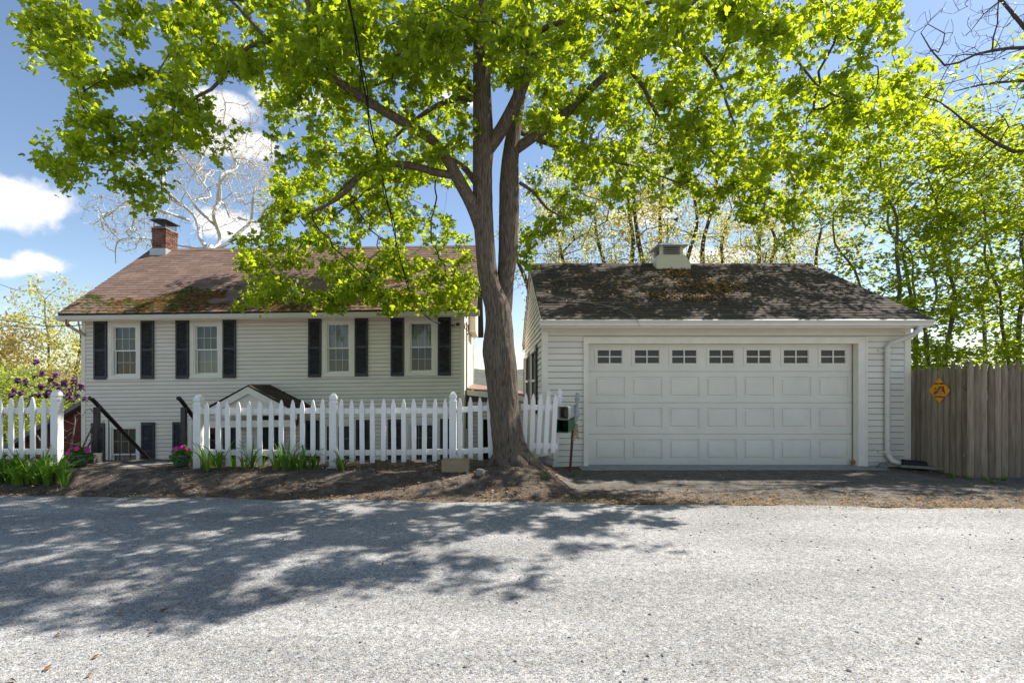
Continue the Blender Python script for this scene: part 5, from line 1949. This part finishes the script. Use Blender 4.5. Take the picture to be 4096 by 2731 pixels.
    tk = [([Vector((12.4, 11.2, -.3)), Vector((12.3, 11.2, 3)), Vector((12.2, 11.0, 6)), Vector((12.0, 10.9, 10))], [.24, .2, .16, .09]),
          ([Vector((12.25, 11.1, 4.4)), q2(2420, 360), q2(2330, 348), q2(2262, 312), q2(2215, 278), q2(2160, 235), q2(2090, 215)], [.06, .045, .034, .027, .02, .013, .006]),
          ([Vector((12.1, 11.0, 7.0)), q2(2440, 160), q2(2352, 62), q2(2300, 0), q2(2240, -60)], [.07, .05, .038, .028, .014]),
          ([q2(2400, 110), q2(2320, 110), q2(2240, 125), q2(2170, 150), q2(2115, 75)], [.04, .033, .025, .018, .008]),
          ([q2(2420, 190), q2(2340, 185), q2(2250, 195), q2(2190, 210)], [.035, .028, .018, .008])]
    back_tree('bare_tree', 'bare dark-branched tree reaching over the stockade fence from the right', tk,
              [(tuple(q2(2210, 100)), (1.2, 1.0, 1.1), 1), (tuple(q2(2330, 60)), (1.2, 1.0, 1.2), .7), (tuple(q2(2200, 250)), (1.3, 1.2, .7), .6), (tuple(q2(2300, 330)), (1.0, 1.0, .9), .4)], 420, True, 'leaf_bud', 'bark_dark', 501,
              leaves_per=1, lsize=(.02, .045), tmpl=(BUD_V, BUD_F), tip=.0038, maxr=.02, seg=.2, sag=-.05, spread=.05, minz=4.0, inward=.9)


build_back_trees()


# ------------------------------------------------------------------ SHRUB, DAYLILIES, POTS
def build_rhododendron():
    rg = np.random.default_rng(9)
    T = thing('rhododendron', 'leggy rhododendron with purple flower heads behind the picket fence post', 'shrub')
    d0 = 9.3
    base = Vector(((62 - CX) * d0 / F, d0, -.3))
    tr = Tree(base, rg)
    for k in range(5):
        a = -1.2 + k * .6
        tr.limb([base + Vector((.1 * math.cos(a), .1 * math.sin(a), 0)), base + Vector((.4 * math.sin(a), .2 * math.cos(a), .6)), base + Vector((.75 * math.sin(a), .3 * math.cos(a), 1.15))], [.022, .016, .01], .12)
    pts3 = [(340, 110), (165, 290), (240, 300), (330, 235), (395, 225), (525, 240), (475, 290), (440, 330), (390, 350), (520, 325), (605, 315), (690, 330), (760, 345), (130, 380), (200, 410), (300, 420), (360, 430), (435, 430), (460, 400), (615, 360), (660, 385), (640, 445), (730, 430), (800, 440), (670, 465), (800, 465), (690, 300), (250, 440), (110, 425), (560, 380), (590, 420)]
    tg = []
    for x, y in pts3:
        px, py = x / 2.352 / 4, (1400 + y / 2.352) / 4
        tg.append(np.array(P(px, py, d0 + rg.uniform(-.45, .45))))
    tr.grow(tg, seg=.12, inward=.3, sag=-.1)
    # bare scraggly lower twigs
    extra = [np.array(P(rg.uniform(55, 96), rg.uniform(395, 445), d0 + rg.uniform(-.4, .4))) for _ in range(40)]
    n1 = len(tr.chains)
    tr.grow(extra, seg=.12, inward=.3, sag=.1)
    mb = MB()
    for pts, rad in tr.limbs: mb.tube(pts, rad, 6)
    mb.build('stem', 'bark_grey', T, True)
    kind(obj('branches', tr.branch_mesh('branches', 'bark_grey', tip=.0035, maxr=.012), T), 'stuff')
    # leaf whorls + flower heads
    LP, LT = [], []
    for t in tg:
        for k in range(11):
            a = k * 2.4 + rg.uniform(-.2, .2)
            LP.append(t); LT.append([math.cos(a), math.sin(a), rg.uniform(-.9, .15)])
    LP = np.array(LP); LT = np.array(LT); LT /= np.linalg.norm(LT, axis=1)[:, None]
    s = np.cross(LT, np.array([0, 0, 1.0])); s /= np.linalg.norm(s, axis=1)[:, None]
    nn = np.cross(s, LT)
    tv = np.array([(0, 0, 0), (.17, .4, .03), (.12, .8, 0), (0, 1, -.05), (-.12, .8, 0), (-.17, .4, .03)])
    tf = np.array([(0, 1, 5), (1, 2, 4), (1, 4, 5), (2, 3, 4)])
    kind(obj('crown', leaf_mesh('crown', LP, rg.uniform(.07, .12, len(LP)), 'leaf_rhodo', (tv, tf), rg, fr=(LT, s, nn)), T), 'stuff')
    for i, t in enumerate(tg):
        if i % 4 == 3: continue
        mb = MB()
        r = random.Random(i)
        for k in range(26):
            dd = Vector((r.gauss(0, 1), r.gauss(0, 1), r.gauss(.6, .8))).normalized()
            c = Vector(t) + dd * r.uniform(.02, .05) + Vector((0, 0, .015))
            u = dd.orthogonal().normalized(); w = dd.cross(u)
            z = r.uniform(.018, .03)
            mb.quad(c - u * z, c + w * z + dd * z * .4, c + u * z, c - w * z + dd * z * .4, a=r.random() if i % 5 else 1)
        mb.build('flower_head', 'rhodo_petal', T)


build_rhododendron()


def lily(px, py, D, n, hgt, seed, label, group):
    r = random.Random(seed)
    base = P(px, py, D)
    base.z = gh(base.x, base.y) + .0
    mb = MB()
    for i in range(n):
        a = r.uniform(0, 6.28); out = Vector((math.cos(a), math.sin(a), 0)); sd = Vector((-out.y, out.x, 0))
        L = hgt * r.uniform(.6, 1.15); w = r.uniform(.013, .023); bend = r.uniform(.2, 1.0)
        p0 = base + out * r.uniform(0, .06)
        prev = None
        v = r.random()
        K = 7
        for k in range(K):
            t = k / (K - 1)
            c = p0 + out * (L * (.16 * t + .48 * bend * t ** 2.2)) + Vector((0, 0, L * (t - .55 * bend * t ** 2.8)))
            ww = w * (1 - t ** 2.5) + .001
            cur = (c - sd * ww, c + Vector((0, 0, -.006)) + out * .004, c + sd * ww)
            if prev:
                mb.quad(prev[0], prev[1], cur[1], cur[0], a=v); mb.quad(prev[1], prev[2], cur[2], cur[1], a=v)
            prev = cur
    return tag(mb.build('daylily_clump', 'leaf_daylily'), label, 'plant', group)


def build_lilies():
    r = random.Random(5)
    for i in range(17):
        px = -4 + i * 4.3 + r.uniform(-1.5, 1.5)
        lily(px, 466, r.uniform(7.25, 7.6), r.randint(13, 20), r.uniform(.34, .52), 100 + i, 'strap-leaved green daylily clump massed before the short picket fence run', 'daylilies before the short picket run')
    for i, (px, h) in enumerate([(201, .34), (207, .52), (213, .42), (219, .56), (233, .40), (246, .38), (251, .50), (262, .34), (277, .46), (286, .55), (293, .45), (300, .40), (307, .44), (315, .34), (345, .36), (341, .26)]):
        lily(px, 468, r.uniform(7.6, 8.05), r.randint(7, 12), h, 200 + i, 'strap-leaved daylily clump growing through the long picket fence run', 'daylilies along the long picket run')


build_lilies()


def flower_pot(px, D, label, seed, w):
    r = random.Random(seed)
    b = P(px, 466, D); b.z = gh(b.x, b.y) + .015
    T = thing('flower_pot', label, 'flower pot', tuple(b))
    mb = MB()
    mb.lathe([(w * .62, 0), (w * .68, .02), (w * .92, .13), (w * .95, .15), (w * 1.03, .155), (w * 1.03, .18), (w * .95, .182), (w * .9, .15)], (0, 0, 0), 24); mb.build('pot', 'pot', T, True)
    rg = np.random.default_rng(seed)
    n = 260
    d = rg.normal(size=(n, 3)); d[:, 2] = np.abs(d[:, 2]); d /= np.linalg.norm(d, axis=1)[:, None]
    pos = d * np.array([w * 1.2, w * 1.2, .13]) * rg.uniform(.6, 1.05, (n, 1)) + np.array([0, 0, .165])
    pos[:, 2] -= .05 * (np.linalg.norm(pos[:, :2], axis=1) / w) ** 2
    lv = np.array([(0, 0, 0), (.26, .35, .03), (.2, .75, 0), (0, 1, -.06), (-.2, .75, 0), (-.26, .35, .03)])
    lf = np.array([(0, 1, 5), (1, 2, 4), (1, 4, 5), (2, 3, 4)])
    kind(obj('foliage', leaf_mesh('foliage', pos, rg.uniform(.045, .08, n), 'leaf_petunia', (lv, lf), rg, up_bias=.8), T), 'stuff')
    for i in range(11):
        a = r.uniform(0, 6.28); rr = r.uniform(.1, 1.1) * w
        c = Vector((rr * math.cos(a), rr * math.sin(a) - .03, .30 - .07 * (rr / w) ** 2 + r.uniform(-.02, .015)))
        nrm = Vector((math.cos(a) * .5, math.sin(a) * .5 - .8, .7)).normalized()
        u = nrm.orthogonal().normalized(); v = nrm.cross(u)
        mb = MB(); k = 15; n0 = 0
        mb.v.append(tuple(c - nrm * .025))
        for q in range(k):
            an = q / k * 2 * math.pi; rad = .034 * (1 + .14 * math.cos(an * 5))
            mb.v.append(tuple(c + (u * math.cos(an) + v * math.sin(an)) * rad + nrm * .006 * math.cos(an * 5)))
        for q in range(k):
            mb.f.append((0, 1 + q, 1 + (q + 1) % k)); mb.a.append(.5)
        mb.build('flower', 'petal_magenta', T, True)


flower_pot(79.2, 8.05, 'green pot of pink petunias beside the daylilies left of the steps', 3, .148)
flower_pot(181.5, 8.0, 'green pot of pink petunias against the gate post right of the steps', 8, .148)


# ------------------------------------------------------------------ STEPS AND HANDRAILS
def build_steps():
    mb = MB()
    mb.box(-6.62, -5.28, 7.78, 8.62, -.4, .208)
    kind(mb.build('landing', 'concrete'), 'structure')
    St = thing('entry_steps', 'concrete steps going down from the landing to the house', 'steps')
    for i in range(9):
        z = .205 - (i + 1) * .18
        mb = MB(); mb.box(-6.6, -5.3, 8.622 + i * .26, 8.62 + (i + 1) * .26 + .02, z - .5, z); mb.build('step', 'concrete', St)
    mb = MB(); p = P(92, 455, 8.4); mb.box(p.x - .06, p.x + .07, 8.35, 8.6, .1, .36)
    tag(mb.build('kerb_block', 'dark_stone'), 'dark stone block between the left flower pot and the handrail post', 'block')
    for X, lab in ((-6.70, 'black pipe handrail on the left side of the entry steps'), (-5.24, 'black pipe handrail behind the right flower pot at the entry steps')):
        T = thing('handrail', lab, 'handrail')
        def zr(y): return 1.28 - (y - 8.45) * .86
        mb = MB(); mb.box(X - .036, X + .036, 8.56, 8.632, -.1, zr(8.6) - .03); mb.build('post', 'iron_black', T)
        mb = MB(); mb.tube([(X, 8.44, 1.275), (X, 8.47, 1.272), (X, 8.54, zr(8.52)), (X, 11.2, zr(11.2))], .034, 12); mb.build('top_rail', 'iron_black', T, True)
        mb = MB(); mb.tube([(X, 8.63, zr(8.63) - .82), (X, 11.2, zr(11.2) - .82)], .028, 10); mb.build('bottom_rail', 'iron_black', T, True)
        for k in range(9):
            y = 8.86 + k * .26
            mb = MB(); mb.tube([(X, y, zr(y) - .8), (X, y, zr(y) - .02)], .008, 6); mb.build('baluster', 'iron_black', T)
        mb = MB(); mb.box(X - .036, X + .036, 11.16, 11.23, -2, zr(11.2) - .02); mb.build('post', 'iron_black', T)


build_steps()


def build_shed():
    S = thing('red_shed', 'barn-red shed gable with pale roof edge left of the house', 'shed')
    d = 17.0
    A, B, Cc = P(10, 450, d), P(48, 429, d), P(86, 406, d)
    xr = Cc.x + .6; zt = Cc.z + .37
    zl = lambda x: A.z + (x - A.x) * (Cc.z - A.z) / (Cc.x - A.x)
    z = -3.0
    while z < zt:
        # board clipped under the sloping roof
        z1 = z + .15
        x = max(A.x, A.x + (z1 - A.z) * (Cc.x - A.x) / (Cc.z - A.z))
        if x < xr - .05:
            mb = MB(); mb.prism([(d, z), (d - .02, z), (d - .005, z1), (d, z1)], x, xr); mb.build('wall_board', 'red_barn', S)
        z += .15
    mb = MB(); mb.prism([(A.x, -3), (xr, -3), (xr, zt), (A.x, A.z)], d + .001, d + 4, 'y'); mb.build('wall', 'red_barn', S)
    mb = MB()
    u = Vector((Cc.x - A.x, 0, Cc.z - A.z)).normalized(); n = Vector((-u.z, 0, u.x))
    p, q = A - u * .5, Vector((xr, d, zt)) + u * .1
    a, b, c, e = p + n * .02, q + n * .02, q + n * .14, p + n * .14
    mb.prism([(a.x, a.z), (b.x, b.z), (c.x, c.z), (e.x, e.z)], d - .28, d + 4.2, 'y'); mb.build('roof', 'plank_grey', S)


build_shed()


# ------------------------------------------------------------------ NEWSPAPER TUBES, TIMBER, PIPE, STONES
def build_tubes():
    D = 8.75
    bx = P(569.5, 465, D); tx = P(574.7, 404.5, D)
    b = Vector((bx.x, D, gh(bx.x, D)))
    T = thing('paper_tube_post', 'white and green newspaper tubes on a rusty post beside the garage door', 'mailbox')
    mb = MB(); t = Vector((tx.x, D, tx.z))
    mb.tube([b - Vector((0, 0, .1)), t], .022, 6); mb.build('post', 'rust_post', T)
    ang = R(24)
    ax = Vector((math.sin(ang), math.cos(ang), .02)); sd = Vector((math.cos(ang), -math.sin(ang), 0)); up = Vector((0, 0, 1))
    def tube(px, py, w, h, m, name):
        c = P(px, py, D - .42)
        mb = MB(); rr = .035; sec = []
        for cx, cz, a0 in ((w / 2 - rr, h / 2 - rr, 0), (-w / 2 + rr, h / 2 - rr, 90), (-w / 2 + rr, -h / 2 + rr, 180), (w / 2 - rr, -h / 2 + rr, 270)):
            for k in range(5):
                a = R(a0 + k * 22.5); sec.append((cx + rr * math.cos(a), cz + rr * math.sin(a)))
        n = len(sec)
        for s_, dd, sc in ((1, 0, 1.05), (1, .012, 1.05), (1, .02, 1), (1, .42, .97), (1, .42, .9), (1, .012, .92), (1, 0, .97)):
            for x, z in sec:
                mb.v.append(tuple(c + ax * dd + sd * x * sc + up * z * sc))
        rows = 7
        for i in range(rows):
            for k in range(n):
                j = (i + 1) % rows
                mb.f.append((i * n + k, i * n + (k + 1) % n, j * n + (k + 1) % n, j * n + k)); mb.a.append(.5)
        n0 = len(mb.v)
        mb.f.append(tuple(4 * n + k for k in range(n))); mb.a.append(.5)
        mb.build(name, m, T, True)
    tube(562.6, 412.4, .205, .215, 'tube_white', 'paper_tube')
    tube(561.6, 425.3, .235, .215, 'tube_green', 'paper_tube')
    # bagged newspapers hung on the post
    for (x0, y0), (x1, y1), w, nm in (((1592, 570), (1590, 712), .055, 0), ((1590, 715), (1562, 900), .075, 1)):
        A = P((1700 + x0 / 2.613) / 4, (1350 + y0 / 2.613) / 4, D - .1); B = P((1700 + x1 / 2.613) / 4, (1350 + y1 / 2.613) / 4, D - .1)
        mb = MB(); pts = [A + (B - A) * (k / 8) for k in range(9)]
        rad = [w * .72 * (.25 + .75 * math.sin(math.pi * min(.95, .08 + k / 8.5))) * (1 + .15 * math.sin(k * 2.1)) for k in range(9)]
        bark_tube(mb, pts, rad, 14, .08, seed=nm)
        tag(mb.build('newspaper_bundle', 'newspaper', None, True), ('small crumpled plastic-wrapped bundle on top of the rusty post', 'larger plastic-wrapped newspaper hanging beside the paper tubes')[nm], 'newspaper')
    mb = MB(); r = random.Random(2)
    for k in range(34):
        A = P((1700 + r.uniform(1535, 1600) / 2.613) / 4, (1350 + 895 / 2.613) / 4, D - .1 + r.uniform(-.03, .03))
        l = r.uniform(.15, .30)
        mb.tube([A, A + Vector((r.uniform(-.01, .01), 0, -l * .5)), A + Vector((r.uniform(-.04, .04), r.uniform(-.02, .02), -l))], .004, 4)
    tag(mb.build('dry_straw_bunch', 'straw'), 'dry straw stalks hanging below the newspaper on the rusty post', 'straw')


build_tubes()


def small_things():
    # timber block in front of the fence
    c = P(455.5, 470, 7.55)
    T = thing('timber_block', 'short wooden timber block lying by the picket fence left of maple', 'timber', (c.x, 7.62, gh(c.x, 7.55) + .005))
    T.rotation_euler.z = R(-4)
    for k, (h0, h1) in enumerate(((0, .095), (.097, .18))):
        mb = MB(); mb.box(-.2, .2 - .004 * k, -.09, .09, h0, h1); mb.build('beam', 'timber', T)
    # stones by the trunk and garage
    stones = [(545, 462, 8.55, .15, 'brown angular stone at the garage corner by the leaning fence post'), (528, 460, 8.6, .13, 'dark round stone behind the leaning fence post by the maple'),
              (883, 466, 9.2, .085, 'pale grey stone at the garage wall near the downspout'), (873, 467, 9.2, .05, 'small reddish stone at the garage wall near the door casing')]
    for i, (px, py, D, r_, lab) in enumerate(stones):
        p = P(px, py, D); mb = MB(); mb.blob((p.x, p.y, gh(p.x, p.y) + r_ * .35), r_, .65, .5, i * 4 + 1, 8)
        tag(mb.build('stone', 'stone', None, True), lab, 'stone')
    # drain pipe and planks by the stockade
    mb = MB(); a = Vector((7.27, 9.17, .10)); d = Vector((.32, -.12, -.02))
    n = 12
    prof = [a + d * (k / n) for k in range(n + 1)]
    mb.tube(prof, [.062 + .006 * (k % 2) for k in range(n + 1)], 14, cap=False)
    mb.tube([a + d * 1.0, a + d * .6], .052, 14, cap=True)
    tag(mb.build('drain_pipe', 'black_pipe', None, True), 'black corrugated drain pipe end at the foot of the garage downspout', 'pipe')
    for i, (p0, p1, w, lab) in enumerate((((7.15, 9.05, .045), (7.85, 8.62, .05), .06, 'weathered grey plank on the ground before the drain pipe'), ((7.4, 9.12, .03), (7.62, 8.75, .04), .05, 'short grey plank behind the other plank beside the fence'))):
        A, B = Vector(p0), Vector(p1); s = Vector((-(B - A).y, (B - A).x, 0)).normalized() * w; up = Vector((0, 0, .035))
        mb = MB(); mb.v = [tuple(q) for q in (A - s, A + s, B + s, B - s, A - s + up, A + s + up, B + s + up, B - s + up)]
        mb.f = [(0, 3, 2, 1), (4, 5, 6, 7), (0, 1, 5, 4), (1, 2, 6, 5), (2, 3, 7, 6), (3, 0, 4, 7)]; mb.a = [.5] * 6
        tag(mb.build('plank', 'plank_grey'), lab, 'plank')
    # knob on the trunk, mossy pale stone before the block
    p = P(480, 471, 7.4); mb = MB(); mb.blob((p.x, p.y, gh(p.x, p.y) + .03), .07, .9, .6, 33, 8)
    tag(mb.build('stone', 'stone', None, True), 'pale upright stone on the dirt between timber block and maple', 'stone')
    # twigs on the ground
    stick('ground_twig', 'long thin stick on the leaf litter before the garage door right half', [(5.0, 7.2, .02), (5.35, 7.15, .03), (5.75, 7.0, .025), (6.1, 6.9, .02)], .008, [(1, (.6, .5, .05), .2)], 'plank_grey')
    stick('ground_twig', 'forked twig on the dirt before the left half of the garage door', [(2.55, 7.6, .02), (2.75, 7.55, .04), (3.0, 7.62, .05)], .007, [(1, (.5, .6, .3), .2)], 'plank_grey')
    stick('ground_twig', 'pale stick on the dirt between daylilies and timber block', [(-2.6, 7.2, .14), (-2.3, 7.15, .15), (-1.95, 7.16, .14)], .010, [], 'timber')
    # cables
    mb = MB()
    def catm(pts, k=8):
        out = []
        n = len(pts)
        for i in range(n - 1):
            p0, p1, p2, p3 = pts[max(i - 1, 0)], pts[i], pts[i + 1], pts[min(i + 2, n - 1)]
            for j in range(k):
                t = j / k
                out.append(.5 * ((2 * p1) + (p2 - p0) * t + (2 * p0 - 5 * p1 + 4 * p2 - p3) * t * t + (3 * p1 - p0 - 3 * p2 + p3) * t ** 3))
        out.append(pts[-1]); return out
    base = [Vector((-1.2, -4, 8.2)), Vector((-1.5, 1.5, 6.8)), P(348, 0, 5.4), P(361, 70, 6.2), P(373, 135, 7.1), P(383, 180, 7.8), P(392, 222, 8.8), P(401, 262, 10.0), P(413, 300, 11.4), P(430, 319, 12.5), P(455, 326, 13.42)]
    c = catm(base)
    mb.tube(c, .011, 6)
    mb.tube([p + Vector((.035 * math.sin(i * .55), 0, .03 * math.cos(i * .55))) for i, p in enumerate(c)], .009, 6)
    tag(mb.build('service_cable', 'cable'), 'black twisted service cable sweeping down to the house right corner', 'cable')
    mb = MB(); mb.tube(catm([Vector((-34, 24, 5.9)), P(0, 319.5, 22), P(40, 325, 18.5), P(70, 325.5, 15.5), P(84, 324, 13.9)]), .014, 6)
    tag(mb.build('utility_wire', 'cable'), 'thin dark wire running level to the house left corner', 'cable')
    mb = MB(); mb.tube(catm([Vector((-60, 50, 16)), P(0, 284, 42), P(36, 291, 40), P(75, 300, 40), Vector((-20, 40, 5))]), .02, 5)
    tag(mb.build('utility_wire', 'cable_grey'), 'faint far wire crossing the sky above the left trees', 'cable')


small_things()


# ------------------------------------------------------------------ LITTER, PEBBLES, WEEDS
def scatter():
    r = random.Random(77)
    # brown leaf litter on the verge
    mb = MB(); k = 0
    while k < 28000:
        x = r.uniform(-8.5, 9.5)
        e = road_edge(x)
        if x < 1.0:
            y = r.uniform(e - .05, 8.15)
            if -6.7 < x < -5.2 and y > 7.3 and r.random() > .15: continue
        else:
            y = e + abs(r.gauss(0, .45)) if r.random() < .7 else r.uniform(e, 9.1)
            if y > 9.0: continue
        if mn.noise(Vector((x * 1.1, y * 1.8, 4))) + r.uniform(-.5, .5) < -.2: continue
        z = gh(x, y) + r.uniform(.012, .035)
        l = r.uniform(.006, .017) if r.random() < .9 else r.uniform(.018, .038)
        a = r.uniform(0, 6.28)
        u = Vector((math.cos(a), math.sin(a), r.uniform(-.25, .25))) * l
        w = Vector((-math.sin(a), math.cos(a), r.uniform(-.3, .5))) * l * r.uniform(.2, .6)
        p = Vector((x, y, z))
        mb.quad(p - u, p - w, p + u, p + w, a=r.random())
        k += 1
    kind(tag(mb.build('leaf_litter', 'litter'), 'brown fallen leaf litter on the verge', 'leaf litter'), 'stuff')
    mb = MB(); k = 0
    while k < 14000:
        x = r.uniform(-7.5, 9.0); e = road_edge(x)
        if x < .3 and r.random() < .55: continue
        y = e + r.gauss(.08, .17)
        if y > e + .55: continue
        l = r.uniform(.004, .012); a = r.uniform(0, 6.28)
        u = Vector((math.cos(a), math.sin(a), r.uniform(-.1, .1))) * l
        w = Vector((-math.sin(a), math.cos(a), r.uniform(-.2, .4))) * l * r.uniform(.25, .6)
        p = Vector((x, y, max(gh(x, y), 0) + r.uniform(.006, .018)))
        mb.quad(p - u, p - w, p + u, p + w, a=r.random()); k += 1
    kind(tag(mb.build('seed_litter', 'litter_road'), 'orange-tan maple seed litter along the road edge', 'leaf litter'), 'stuff')
    # pebbles on the verge and road
    mb = MB()
    for k in range(1400):
        if r.random() < .6:
            x = r.uniform(-7.5, 9); y = r.uniform(road_edge(x) - .2, 8.0 if x < .8 else 8.9)
        else:
            x = r.uniform(-6, 7); y = r.uniform(2.3, 6.3)
        s = r.uniform(.005, .013)
        mb.blob((x, y, max(0, gh(x, y)) + s * .3), s, .7, .5, k, 3, a=r.random())
    kind(tag(mb.build('pebbles', 'pebble'), 'small loose pebbles on the road and verge', 'pebbles'), 'stuff')
    # dark loose bits and leaves lying on the near road
    bits = [(2010, 1100, .017), (1908, 990, .011), (1110, 1415, .013), (1550, 1055, .010), (2000, 1380, .015), (1840, 1483, .013), (1725, 1390, .009), (1560, 1418, .012), (1970, 1197, .008), (2305, 1440, .011)]
    for i, (x, y, s) in enumerate(bits):
        px, py = (1400 + x / 1.68) / 4, (1800 + y / 1.68) / 4
        D = F * EYE / (py - CY)
        p = P(px, py, D)
        s *= .62
        mb = MB(); mb.blob((p.x, p.y, s * .25), s, .45, 1.1, i * 5 + 2, 5)
        tag(mb.build('road_crumb', 'dark_stone'), 'small dark asphalt crumb lying loose on the pale road', 'stone', 'asphalt crumbs on the road')
    dl = [(640, 1395, 'r'), (318, 1472, 'r'), (85, 1555, 'r'), (1010, 1240, 'r'), (385, 1248, 'y'), (805, 1104, 'y'), (600, 1520, 'r'), (1100, 1080, 'r')]
    for i, (x, y, c) in enumerate(dl):
        px, py = (x / 1.68) / 4, (1800 + y / 1.68) / 4
        D = F * EYE / (py - CY); p = P(px, py, D); p.z = .012
        mb = MB(); l = r.uniform(.016, .028); a = r.uniform(0, 3)
        u = Vector((math.cos(a), math.sin(a), .1)) * l; w = Vector((-math.sin(a), math.cos(a), .3)) * l * .5
        mb.quad(p - u, p - w, p + u, p + w); mb.quad(p - u, p + w, p + u + Vector((0, 0, .004)), p - w * .2 + Vector((0, 0, .01)))
        tag(mb.build('dry_leaf', 'litter' if c == 'r' else 'litter_road'), 'small dry curled leaf lying on the near road', 'leaf', 'dry leaves on the road')
    # weeds
    def weed(x, y, n, s, lab, seed, grp=None):
        rg = np.random.default_rng(seed)
        pos = np.stack([x + rg.normal(0, s * .4, n), y + rg.normal(0, s * .3, n), gh(x, y) + rg.uniform(.01, s * .8, n)], 1)
        tag(obj('weed', leaf_mesh('weed', pos, rg.uniform(.02, .05, n), 'leaf_petunia', (SMALL_V, SMALL_F), rg, up_bias=.8)), lab, 'plant', grp)
    for i, (px, py, D) in enumerate([(968, 478, 8.1), (985, 479, 8.05), (1004, 480, 8.0), (950, 476, 8.2), (992, 484, 7.8)]):
        x = (px - CX) * D / F
        weed(x, D, 26, .07, 'small green weed tuft at the foot of the stockade fence', 900 + i, 'weeds along the stockade fence')
    weed(.70, 7.35, 18, .07, 'small green seedling on the dirt before the maple roots', 930)
    weed(1.30, 8.4, 14, .06, 'small green seedling beside the newspaper tube post', 931)


scatter()
bpy.context.view_layer.update()
print('objects', len(bpy.data.objects), 'tris', sum(len(o.data.polygons) for o in bpy.data.objects if o.type == 'MESH'))
